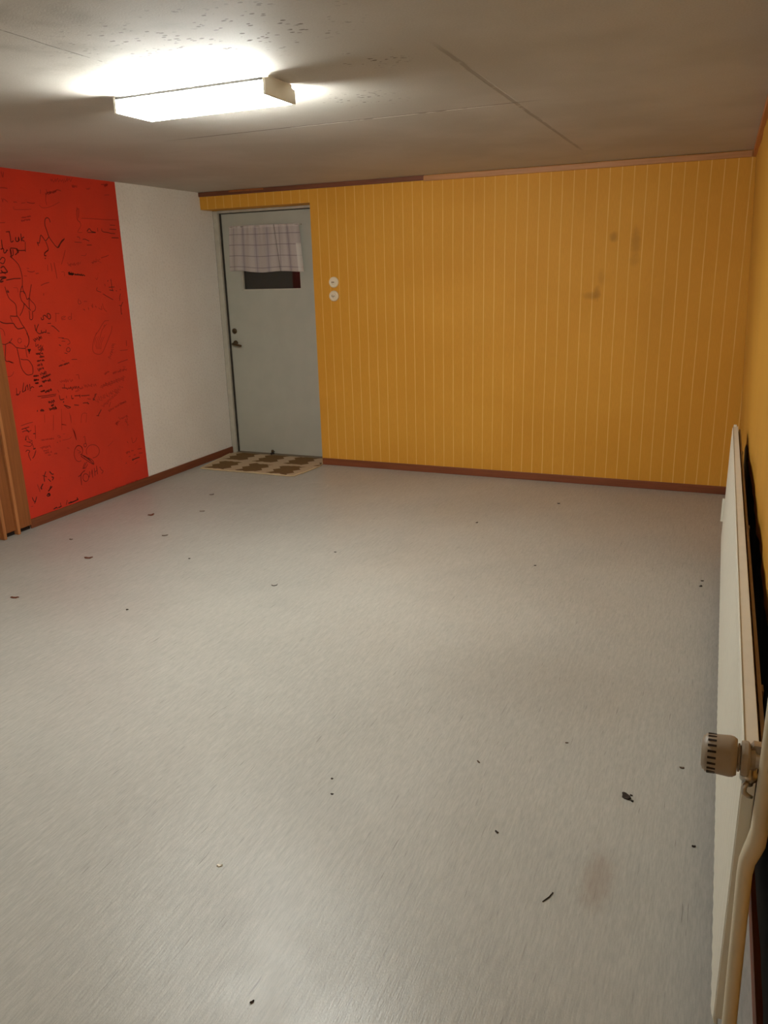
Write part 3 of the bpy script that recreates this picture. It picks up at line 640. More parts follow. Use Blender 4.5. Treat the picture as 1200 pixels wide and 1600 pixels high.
GRAFFITI = [
('marker_signature', 'ink', [(5.8, [(-1658,1902),(-1658,1908),(-1659,1915),(-1661,1921),(-1666,1926),(-1672,1929),(-1678,1930),(-1685,1928),(-1692,1924),(-1697,1918),(-1701,1909),(-1704,1898),(-1705,1887),(-1704,1877),(-1701,1868),(-1697,1857),(-1694,1844),(-1691,1830),(-1686,1817),(-1680,1806),(-1672,1796),(-1664,1786),(-1655,1776),(-1645,1764),(-1636,1756),(-1629,1751),(-1623,1749),(-1616,1750),(-1609,1755),(-1602,1765),(-1594,1774),(-1582,1784),(-1568,1794),(-1558,1801)]), (6.5, [(-1624,1749),(-1617,1755),(-1608,1764),(-1599,1773),(-1592,1780),(-1584,1788),(-1577,1794),(-1568,1799),(-1558,1803),(-1552,1806)]), (5.8, [(-1687,1813),(-1696,1805),(-1708,1795),(-1718,1789),(-1724,1791),(-1728,1798),(-1733,1805),(-1739,1813),(-1745,1820),(-1750,1823),(-1754,1819),(-1758,1810),(-1762,1801),(-1765,1791),(-1769,1781),(-1774,1774),(-1779,1774),(-1785,1778),(-1789,1779),(-1788,1773),(-1784,1764),(-1782,1757)]), (5.8, [(-1718,1785),(-1715,1777),(-1711,1766),(-1708,1755),(-1706,1746),(-1705,1738),(-1708,1731),(-1717,1726),(-1729,1722),(-1739,1717),(-1743,1710),(-1744,1702),(-1745,1696)]), (6.5, [(-1708,1732),(-1717,1728),(-1730,1721),(-1739,1715),(-1743,1709),(-1744,1702),(-1742,1698),(-1739,1697),(-1734,1698),(-1730,1700)]), (7.2, [(-1745,1684),(-1739,1680)])]),
('marker_tally', 'ink_faint', [(4.3, [(-1730,1643),(-1735,1605)]), (5.0, [(-1702,1653),(-1701,1647),(-1700,1638),(-1699,1629),(-1699,1620),(-1699,1610),(-1700,1603)]), (5.8, [(-1672,1657),(-1672,1648),(-1671,1635),(-1670,1622),(-1668,1610),(-1668,1599),(-1667,1587),(-1666,1575),(-1666,1564),(-1666,1556)])]),
('marker_name', 'ink', [(5.8, [(-2022,1833),(-1992,1836)]), (5.8, [(-1996,1835),(-1996,1828),(-1995,1816),(-1994,1805),(-1995,1794),(-1997,1783),(-1996,1776),(-1990,1776),(-1981,1780),(-1975,1783)]), (7.2, [(-1953,1806),(-1955,1799),(-1957,1790),(-1956,1783),(-1951,1780),(-1943,1780),(-1937,1782),(-1934,1790),(-1933,1801),(-1932,1807),(-1931,1802),(-1930,1792),(-1930,1784)]), (6.5, [(-1910,1827),(-1913,1781)]), (6.5, [(-1888,1808),(-1896,1804),(-1905,1799),(-1910,1794),(-1906,1789),(-1896,1785),(-1889,1782)])]),
('marker_name', 'ink', [(6.5, [(-2064,1787),(-2065,1780),(-2066,1769),(-2066,1758),(-2066,1749),(-2066,1739),(-2065,1733)]), (6.5, [(-2082,1732),(-2075,1734),(-2067,1737),(-2060,1736),(-2059,1730),(-2061,1720),(-2061,1714),(-2058,1711),(-2053,1712),(-2048,1714),(-2043,1719),(-2038,1726),(-2034,1730),(-2033,1729),(-2032,1726),(-2032,1724)]), (5.8, [(-2008,1737),(-2008,1729),(-2007,1717),(-2007,1708),(-2009,1702),(-2011,1697),(-2012,1694)]), (5.8, [(-2007,1740),(-1993,1740),(-1974,1739),(-1959,1738),(-1954,1734),(-1953,1731),(-1948,1728),(-1930,1727),(-1907,1728),(-1891,1729)]), (4.3, [(-1885,1778),(-1895,1719)]), (5.8, [(-1989,1734),(-1990,1726),(-1991,1714),(-1993,1704),(-1996,1699),(-2001,1696),(-2004,1695)]), (6.5, [(-1959,1734),(-1958,1729),(-1958,1721),(-1959,1715),(-1965,1709),(-1973,1704),(-1979,1701)]), (6.5, [(-2011,1732),(-2010,1722),(-2010,1710),(-2009,1699),(-2008,1693),(-2008,1689),(-2008,1686)]), (6.5, [(-1964,1732),(-1959,1730),(-1953,1726),(-1949,1723),(-1949,1719),(-1952,1715),(-1955,1713)])]),
('marker_writing', 'ink', [(5.8, [(-2099,1670),(-2094,1675),(-2086,1682),(-2079,1686),(-2071,1685),(-2064,1682),(-2060,1676),(-2063,1668),(-2070,1657),(-2078,1650),(-2086,1650),(-2095,1654),(-2101,1657)]), (7.9, [(-2104,1624),(-2098,1628),(-2089,1633),(-2081,1634),(-2075,1630),(-2069,1622),(-2064,1614),(-2060,1609),(-2057,1605),(-2058,1601),(-2066,1599),(-2078,1598),(-2088,1598),(-2095,1602),(-2099,1608),(-2102,1612)]), (5.8, [(-2114,1596),(-2106,1597),(-2094,1598),(-2084,1598),(-2079,1596),(-2076,1592),(-2074,1589)]), (8.6, [(-2119,1570),(-2112,1571),(-2103,1572),(-2094,1573),(-2084,1572),(-2076,1571),(-2073,1569),(-2082,1567),(-2097,1564),(-2109,1560),(-2116,1554),(-2120,1548),(-2120,1544),(-2115,1544),(-2105,1547),(-2098,1550)])]),
('marker_drawing', 'ink', [(5.0, [(-2019,1693),(-2011,1687),(-2000,1679),(-1989,1670),(-1980,1662),(-1972,1653),(-1964,1644),(-1960,1633),(-1956,1622),(-1954,1610),(-1952,1598),(-1951,1585),(-1950,1574),(-1951,1564),(-1952,1556),(-1953,1547),(-1955,1538),(-1957,1529),(-1959,1520),(-1959,1511),(-1959,1502),(-1958,1494),(-1954,1484),(-1949,1476),(-1945,1466),(-1943,1455),(-1941,1444),(-1940,1435)]), (5.8, [(-2076,1554),(-2066,1555),(-2051,1557),(-2038,1559),(-2029,1560),(-2021,1561),(-2011,1562),(-1995,1562),(-1977,1562),(-1963,1562)]), (5.0, [(-1959,1520),(-1964,1514),(-1971,1504),(-1977,1494),(-1982,1483),(-1986,1472),(-1988,1461),(-1988,1450),(-1986,1440),(-1983,1430),(-1978,1423),(-1971,1417),(-1968,1409),(-1970,1400),(-1976,1389),(-1982,1380),(-1987,1372),(-1991,1366),(-1995,1360),(-2002,1353),(-2009,1346),(-2014,1340)]), (5.8, [(-1967,1413),(-1961,1406),(-1953,1397),(-1945,1388),(-1937,1380),(-1928,1373),(-1922,1368)]), (5.0, [(-1886,1525),(-1890,1517),(-1895,1505),(-1900,1492),(-1906,1478),(-1912,1463),(-1918,1448),(-1922,1435),(-1925,1423),(-1927,1411),(-1929,1398),(-1931,1386),(-1932,1377)]), (4.3, [(-1919,1441),(-1916,1437),(-1912,1430),(-1907,1424),(-1900,1418),(-1893,1412),(-1888,1406),(-1884,1399),(-1881,1392),(-1880,1385),(-1882,1378),(-1886,1370),(-1891,1365),(-1898,1361),(-1905,1360),(-1910,1359)]), (5.0, [(-1936,1367),(-1936,1358),(-1937,1346),(-1938,1336),(-1939,1329),(-1941,1324),(-1941,1319),(-1938,1315),(-1934,1311),(-1929,1310),(-1925,1311),(-1920,1315),(-1916,1321),(-1913,1333),(-1912,1348),(-1910,1359)]), (5.8, [(-1940,1435),(-1938,1436),(-1934,1437),(-1931,1438),(-1926,1440),(-1922,1443),(-1918,1445)]), (4.3, [(-1984,1481),(-1978,1483),(-1969,1485),(-1961,1485),(-1957,1481),(-1953,1474),(-1951,1470)]), (5.0, [(-2094,1517),(-2093,1510),(-2091,1500),(-2089,1491),(-2088,1484),(-2087,1478),(-2085,1471),(-2082,1462),(-2079,1453),(-2073,1444),(-2064,1436),(-2053,1428),(-2044,1421),(-2038,1415),(-2035,1409),(-2033,1402),(-2032,1394),(-2033,1385),(-2034,1375),(-2035,1365),(-2037,1355),(-2038,1345),(-2034,1338),(-2030,1332),(-2024,1324),(-2020,1313),(-2015,1301),(-2009,1289),(-2004,1280),(-1998,1273),(-1992,1264),(-1987,1253),(-1981,1241),(-1977,1228),(-1975,1215),(-1973,1202),(-1973,1193)]), (6.5, [(-2080,1497),(-2076,1492),(-2072,1486),(-2070,1482),(-2074,1483),(-2082,1486),(-2088,1489)]), (5.8, [(-2090,1343),(-2083,1342),(-2074,1341),(-2064,1340),(-2054,1339),(-2044,1339),(-2037,1338)]), (3.6, [(-2091,1338),(-2080,1307)]), (6.5, [(-2171,1316),(-2168,1314),(-2163,1310),(-2156,1307),(-2147,1304),(-2136,1302),(-2124,1300),(-2108,1300),(-2089,1299),(-2075,1298),(-2069,1292),(-2066,1286),(-2064,1279),(-2059,1274),(-2054,1268),(-2049,1265),(-2045,1262),(-2040,1262),(-2032,1262),(-2020,1263),(-2006,1265),(-1996,1266)]), (5.8, [(-1982,1234),(-1979,1226),(-1974,1215),(-1971,1204),(-1972,1192),(-1974,1179),(-1978,1168),(-1985,1158),(-1994,1150),(-2000,1144)]), (5.0, [(-2197,1187),(-2188,1184),(-2174,1179),(-2160,1177),(-2147,1180),(-2134,1184),(-2122,1186),(-2112,1181),(-2103,1173),(-2095,1166),(-2089,1160),(-2085,1154),(-2075,1150),(-2055,1145),(-2030,1141),(-2012,1140),(-2008,1145),(-2011,1153),(-2013,1158)]), (4.3, [(-2117,1191),(-2102,1209)]), (8.6, [(-2126,1192),(-2119,1180)]), (5.0, [(-2158,1175),(-2160,1164),(-2164,1148),(-2168,1132),(-2172,1115),(-2177,1099),(-2178,1086),(-2175,1079),(-2168,1076),(-2163,1074),(-2160,1074),(-2158,1075),(-2154,1075),(-2143,1071),(-2130,1065),(-2120,1060)]), (6.5, [(-2154,1075),(-2129,1063)]), (4.3, [(-2195,1088),(-2178,1086)]), (5.0, [(-2076,1148),(-2075,1138),(-2074,1125),(-2074,1112),(-2072,1099),(-2071,1087),(-2070,1075),(-2069,1063),(-2069,1050),(-2068,1038),(-2065,1026),(-2061,1015),(-2056,1004),(-2049,994),(-2040,984),(-2031,977),(-2021,974),(-2012,973),(-2003,974),(-1995,974),(-1988,976),(-1982,980),(-1979,990),(-1977,1002),(-1976,1013),(-1976,1021),(-1978,1028),(-1981,1036),(-1987,1046),(-1994,1058),(-2004,1066),(-2015,1070),(-2029,1071),(-2040,1072),(-2048,1074),(-2055,1076),(-2060,1078)]), (3.6, [(-2008,1138),(-2008,1130),(-2009,1119),(-2009,1109),(-2009,1099),(-2008,1090),(-2007,1083)]), (2.9, [(-2032,1189),(-2034,1184),(-2036,1181),(-2040,1178),(-2045,1176),(-2050,1176),(-2054,1177),(-2058,1180),(-2060,1183),(-2061,1188),(-2061,1192),(-2059,1196),(-2056,1200),(-2052,1203),(-2047,1204),(-2042,1204),(-2038,1203),(-2035,1200),(-2032,1196)]), (2.2, [(-2129,1008),(-2133,1002),(-2137,996),(-2142,992),(-2147,988),(-2153,985),(-2158,983),(-2164,982),(-2170,982),(-2176,982),(-2181,984),(-2186,987),(-2191,990),(-2195,995),(-2198,1000),(-2201,1005),(-2202,1011),(-2203,1018),(-2203,1024)]), (2.9, [(-2179,1277),(-2172,1274),(-2164,1269),(-2157,1262),(-2153,1251),(-2152,1238),(-2151,1228)])]),
('marker_triangle', 'ink_black', [(6.5, [(-1995,1131),(-1970,1129)]), (7.2, [(-1994,1126),(-1973,1124)]), (7.2, [(-1991,1118),(-1978,1117)]), (6.5, [(-1989,1110),(-1982,1110)]), (5.8, [(-1988,1106),(-1985,1104)])]),
('marker_writing', 'ink', [(5.8, [(-1908,1279),(-1908,1267),(-1907,1251),(-1906,1240),(-1905,1240),(-1902,1244),(-1901,1247)]), (5.8, [(-1876,1280),(-1884,1270),(-1895,1256),(-1901,1244),(-1900,1234),(-1894,1227),(-1887,1222),(-1879,1220),(-1870,1222),(-1864,1223)]), (6.5, [(-1862,1241),(-1862,1235),(-1862,1228),(-1859,1223),(-1853,1223),(-1846,1226),(-1839,1228),(-1834,1227),(-1829,1224),(-1826,1224),(-1824,1229),(-1823,1236),(-1822,1241)]), (5.0, [(-1817,1220),(-1794,1217)]), (5.0, [(-1892,1207),(-1890,1201),(-1888,1194),(-1886,1190),(-1881,1194),(-1876,1200),(-1872,1204),(-1869,1200),(-1867,1193),(-1866,1188)]), (5.0, [(-1939,1192),(-1934,1185),(-1927,1177),(-1922,1173),(-1922,1179),(-1924,1189),(-1925,1196),(-1921,1193),(-1915,1186),(-1910,1182),(-1909,1187),(-1908,1195),(-1906,1199),(-1901,1194),(-1894,1183),(-1889,1178),(-1888,1184),(-1888,1194),(-1887,1201),(-1883,1198),(-1877,1191),(-1873,1186)]), (4.3, [(-1922,1164),(-1924,1157),(-1926,1148),(-1926,1142),(-1919,1146),(-1910,1153),(-1903,1156),(-1905,1149),(-1909,1136),(-1910,1129),(-1902,1134),(-1890,1144),(-1881,1149),(-1883,1142),(-1889,1128),(-1891,1121),(-1884,1126),(-1874,1136),(-1866,1144)]), (4.3, [(-1911,1123),(-1908,1121),(-1903,1118),(-1900,1117),(-1899,1119),(-1899,1123),(-1898,1125),(-1895,1119),(-1891,1111),(-1887,1107),(-1886,1111),(-1885,1120),(-1884,1125),(-1882,1122),(-1880,1116),(-1878,1113),(-1876,1119),(-1875,1128),(-1873,1133),(-1871,1128),(-1868,1119),(-1866,1112)]), (5.0, [(-1934,1103),(-1932,1100),(-1931,1096),(-1929,1093),(-1927,1096),(-1925,1100),(-1924,1102),(-1923,1099),(-1922,1094),(-1921,1091),(-1920,1094),(-1917,1100),(-1916,1103),(-1914,1100),(-1913,1095),(-1912,1092),(-1911,1094),(-1909,1099),(-1908,1101),(-1906,1097),(-1905,1091),(-1903,1088),(-1901,1092),(-1899,1100),(-1897,1106)]), (5.0, [(-1893,1102),(-1891,1099),(-1888,1094),(-1886,1092),(-1884,1094),(-1882,1098),(-1880,1100),(-1878,1097),(-1877,1092),(-1876,1088)]), (4.3, [(-1908,1079),(-1907,1076),(-1905,1071),(-1903,1069),(-1902,1074),(-1900,1082),(-1898,1086),(-1897,1081),(-1895,1073),(-1893,1068),(-1892,1071),(-1891,1078),(-1890,1082),(-1888,1079),(-1887,1073),(-1885,1070),(-1884,1072),(-1883,1077),(-1881,1079),(-1878,1077),(-1876,1072),(-1873,1070),(-1872,1072),(-1872,1076),(-1871,1079)]), (5.0, [(-1934,1055),(-1933,1053),(-1932,1049),(-1930,1048),(-1929,1050),(-1928,1054),(-1926,1056),(-1924,1054),(-1923,1050),(-1922,1047),(-1920,1049),(-1920,1053),(-1919,1056),(-1918,1054),(-1916,1051),(-1915,1049),(-1913,1051),(-1912,1054),(-1910,1056),(-1909,1054),(-1908,1052),(-1907,1050),(-1905,1052),(-1903,1055),(-1901,1058)]), (5.0, [(-1895,1056),(-1893,1054),(-1892,1049),(-1890,1047),(-1889,1049),(-1888,1054),(-1886,1056),(-1885,1054),(-1884,1050),(-1882,1048),(-1881,1050),(-1881,1055),(-1880,1057),(-1878,1054),(-1875,1049),(-1874,1045)]), (4.3, [(-1938,1028),(-1936,1026),(-1934,1022),(-1932,1020),(-1930,1024),(-1928,1029),(-1927,1032),(-1925,1028),(-1924,1022),(-1922,1019),(-1920,1022),(-1918,1028),(-1916,1031),(-1914,1029),(-1912,1024),(-1910,1020)]), (4.3, [(-1904,1039),(-1903,1032),(-1901,1022),(-1899,1016),(-1899,1020),(-1900,1027),(-1900,1032),(-1898,1031),(-1896,1026),(-1895,1023)]), (5.0, [(-1940,1007),(-1937,1000),(-1932,991),(-1928,986),(-1926,991),(-1926,1001),(-1925,1006),(-1923,1004),(-1921,998),(-1918,994),(-1916,997),(-1914,1003),(-1912,1006),(-1910,1004),(-1908,999),(-1906,995)]), (5.0, [(-1902,1008),(-1900,1004),(-1896,1000),(-1894,997),(-1893,1000),(-1893,1006),(-1893,1009),(-1891,1006),(-1890,1000),(-1889,995)]), (4.3, [(-1926,973),(-1924,968),(-1921,963),(-1919,960),(-1916,965),(-1915,973),(-1912,977),(-1909,973),(-1905,965),(-1902,960),(-1902,963),(-1902,969),(-1902,973),(-1899,970),(-1895,963),(-1892,960),(-1891,966),(-1891,974),(-1890,979),(-1888,973),(-1885,964),(-1883,959),(-1882,966),(-1882,977),(-1882,985)]), (4.3, [(-1873,980),(-1873,976),(-1872,971),(-1871,969),(-1872,972),(-1874,979),(-1875,981),(-1874,976),(-1872,966),(-1870,958)])]),
('marker_writing', 'ink', [(6.5, [(-1982,963),(-1981,962),(-1979,960),(-1978,959),(-1977,961),(-1976,964),(-1975,966),(-1975,964),(-1974,960),(-1973,958),(-1972,960),(-1970,963),(-1968,964),(-1967,962),(-1966,959),(-1966,957),(-1965,959),(-1964,963),(-1963,964),(-1962,962),(-1960,958),(-1959,956),(-1957,958),(-1956,963),(-1954,965),(-1953,963),(-1952,959),(-1951,956)]), (6.5, [(-1944,965),(-1944,962),(-1943,958),(-1943,956),(-1942,958),(-1943,961),(-1942,963),(-1942,962),(-1941,959),(-1940,957)]), (5.8, [(-1921,947),(-1918,943),(-1913,939),(-1910,936),(-1910,938),(-1911,942),(-1911,945),(-1909,943),(-1906,940),(-1904,940),(-1904,944),(-1904,951),(-1904,955),(-1900,951),(-1895,944),(-1891,940),(-1891,943),(-1893,949),(-1893,953),(-1891,950),(-1887,945),(-1884,942),(-1883,944),(-1882,949),(-1882,952),(-1879,950),(-1875,946),(-1873,944),(-1874,947),(-1876,952),(-1876,955),(-1872,953),(-1867,947),(-1863,943)]), (5.8, [(-1867,957),(-1864,954),(-1859,950),(-1856,948),(-1855,951),(-1856,955),(-1856,957),(-1854,956),(-1852,952),(-1849,950),(-1848,953),(-1847,957),(-1846,959),(-1843,958),(-1840,955),(-1837,953)]), (6.5, [(-1983,940),(-1982,937),(-1981,933),(-1980,931),(-1979,934),(-1978,940),(-1977,943),(-1975,939),(-1974,933),(-1972,929),(-1971,931),(-1970,936),(-1969,939),(-1968,938),(-1968,935),(-1967,934),(-1966,936),(-1965,939),(-1964,941),(-1963,938),(-1962,934),(-1961,931),(-1960,933),(-1959,936),(-1958,938),(-1957,937),(-1956,934),(-1956,932)]), (6.5, [(-1949,940),(-1948,936),(-1948,932),(-1947,930),(-1946,932),(-1946,936),(-1946,938),(-1945,937),(-1945,934),(-1945,932)]), (5.8, [(-1917,925),(-1916,921),(-1913,916),(-1911,913),(-1909,916),(-1907,922),(-1906,924),(-1905,920),(-1904,912),(-1902,908),(-1901,911),(-1899,919),(-1897,923),(-1896,922),(-1894,917),(-1893,915),(-1891,918),(-1889,924),(-1887,926),(-1885,924),(-1883,919),(-1881,916),(-1880,917),(-1879,920),(-1879,922)]), (5.8, [(-1872,924),(-1870,920),(-1866,915),(-1864,912),(-1863,915),(-1863,921),(-1862,924),(-1860,921),(-1858,916),(-1855,913),(-1854,918),(-1853,926),(-1852,930),(-1849,926),(-1846,918),(-1844,911)]), (5.8, [(-1976,920),(-1975,917),(-1973,914),(-1972,912),(-1970,914),(-1970,918),(-1969,920),(-1968,917),(-1967,913),(-1966,910),(-1964,913),(-1963,917),(-1961,920),(-1960,917),(-1959,912),(-1958,909),(-1956,912),(-1955,917),(-1954,920),(-1952,918),(-1950,914),(-1949,910)]), (5.0, [(-1949,894),(-1948,892),(-1946,889),(-1944,888),(-1942,890),(-1939,894),(-1937,896),(-1935,894),(-1933,890),(-1932,888),(-1930,891),(-1929,897),(-1928,899),(-1925,896),(-1923,891),(-1921,887)]), (6.5, [(-1941,862),(-1940,859),(-1938,856),(-1936,854),(-1936,855),(-1935,858),(-1934,860),(-1932,858),(-1929,855),(-1927,854),(-1926,856),(-1926,859),(-1925,862),(-1924,860),(-1921,857),(-1920,855),(-1919,858),(-1918,862),(-1917,864),(-1916,862),(-1915,858),(-1913,855),(-1913,857),(-1912,860),(-1912,862),(-1909,861),(-1907,859),(-1905,858)]), (6.5, [(-1908,853),(-1905,850),(-1901,846),(-1898,845),(-1897,848),(-1896,853),(-1894,856),(-1890,853),(-1886,849),(-1883,846),(-1883,850),(-1884,856),(-1884,859),(-1880,855),(-1875,848),(-1871,845),(-1870,849),(-1871,857),(-1872,863)]), (6.5, [(-1864,861),(-1862,858),(-1858,853),(-1855,851),(-1854,855),(-1855,862),(-1855,866),(-1853,863),(-1850,857),(-1848,852)]), (4.3, [(-1973,831),(-1960,829),(-1940,828),(-1915,826),(-1881,825),(-1842,824),(-1814,823)]), (4.3, [(-1946,817),(-1927,816),(-1898,815),(-1872,814),(-1852,814),(-1834,814),(-1821,814)]), (6.5, [(-1891,788),(-1889,783),(-1887,777),(-1884,773),(-1882,776),(-1881,782),(-1879,785),(-1875,781),(-1870,774),(-1866,770),(-1864,775),(-1862,784),(-1861,788),(-1857,782),(-1852,773),(-1849,766)]), (6.5, [(-1848,786),(-1847,783),(-1845,780),(-1843,778),(-1844,782),(-1845,788),(-1845,791),(-1843,787),(-1841,780),(-1839,774)]), (6.5, [(-1872,758),(-1871,755),(-1869,752),(-1867,750),(-1867,752),(-1867,756),(-1866,758),(-1864,757),(-1861,753),(-1858,752),(-1858,754),(-1858,758),(-1858,760),(-1856,758),(-1855,756),(-1853,754),(-1852,756),(-1850,759),(-1850,761)]), (6.5, [(-1893,742),(-1890,736),(-1887,728),(-1884,724),(-1883,726),(-1884,732),(-1883,736),(-1880,735),(-1875,731),(-1872,729),(-1872,731),(-1872,735),(-1872,737),(-1870,735),(-1867,731),(-1864,730),(-1862,735),(-1861,742),(-1859,746),(-1856,740),(-1854,730),(-1852,724),(-1850,728),(-1848,736),(-1846,740),(-1844,737),(-1840,731),(-1838,726)]), (6.5, [(-1840,749),(-1839,741),(-1837,731),(-1835,724),(-1834,727),(-1832,734),(-1831,739),(-1831,736),(-1831,730),(-1831,726)]), (7.2, [(-1967,742),(-1966,738),(-1964,734),(-1962,732),(-1960,736),(-1958,742),(-1956,745),(-1953,740),(-1951,733),(-1949,729),(-1948,732),(-1947,738),(-1945,741),(-1943,738),(-1940,732),(-1939,728)]), (10.1, [(-1996,741),(-1989,738)])]),
('marker_name', 'ink', [(5.0, [(-2129,907),(-2130,894),(-2133,876),(-2133,864),(-2128,861),(-2120,864),(-2113,868),(-2109,873),(-2105,880),(-2103,885)]), (4.3, [(-2142,865),(-2122,869)]), (5.0, [(-2066,932),(-2070,921),(-2076,906),(-2080,893),(-2084,885),(-2087,878),(-2086,875),(-2080,876),(-2071,879),(-2064,883),(-2060,889),(-2059,896),(-2058,901)]), (5.8, [(-2040,917),(-2040,908),(-2039,896),(-2039,887),(-2041,884),(-2043,884),(-2044,884)]), (5.8, [(-2021,918),(-2025,874)]), (4.3, [(-2060,879),(-2059,886),(-2057,896),(-2055,904),(-2050,908),(-2044,909),(-2039,910)]), (5.8, [(-2020,888),(-2016,891),(-2011,895),(-2006,898),(-2000,896),(-1995,892),(-1991,890)])]),
('marker_squiggle', 'ink', [(6.5, [(-1847,1320),(-1847,1316),(-1847,1310),(-1845,1306),(-1840,1305),(-1833,1306),(-1828,1309),(-1828,1314),(-1829,1321),(-1829,1326),(-1826,1330),(-1820,1331),(-1814,1331),(-1809,1328),(-1804,1323),(-1798,1318),(-1792,1313),(-1787,1308),(-1781,1306),(-1776,1307),(-1771,1311),(-1768,1316),(-1767,1322),(-1768,1328),(-1771,1334),(-1776,1338),(-1781,1341),(-1786,1342),(-1790,1340),(-1794,1336),(-1795,1332),(-1794,1328),(-1792,1324),(-1790,1321)])]),
('marker_word', 'ink_faint', [(4.3, [(-1725,1338),(-1688,1336)]), (4.3, [(-1717,1338),(-1728,1285)]), (4.3, [(-1671,1301),(-1662,1304),(-1649,1308),(-1641,1312),(-1639,1314),(-1641,1316),(-1646,1316),(-1654,1316),(-1664,1314),(-1672,1312),(-1675,1306),(-1676,1300),(-1672,1295),(-1663,1295),(-1650,1296),(-1641,1297)]), (5.0, [(-1582,1334),(-1588,1292)]), (4.3, [(-1590,1298),(-1592,1296),(-1596,1294),(-1600,1293),(-1604,1293),(-1609,1294),(-1612,1295),(-1615,1297),(-1616,1300),(-1617,1302),(-1616,1305),(-1613,1307),(-1610,1308),(-1606,1310),(-1601,1310),(-1597,1309),(-1593,1308),(-1590,1306),(-1588,1303)]), (6.5, [(-1563,1287),(-1561,1285)])]),
('marker_word', 'ink', [(4.3, [(-1801,1279),(-1772,1278)]), (5.8, [(-1771,1263),(-1766,1261),(-1759,1259),(-1753,1256),(-1749,1253),(-1746,1250),(-1742,1246),(-1739,1244),(-1736,1242),(-1732,1238),(-1725,1232),(-1717,1224),(-1711,1219)])]),
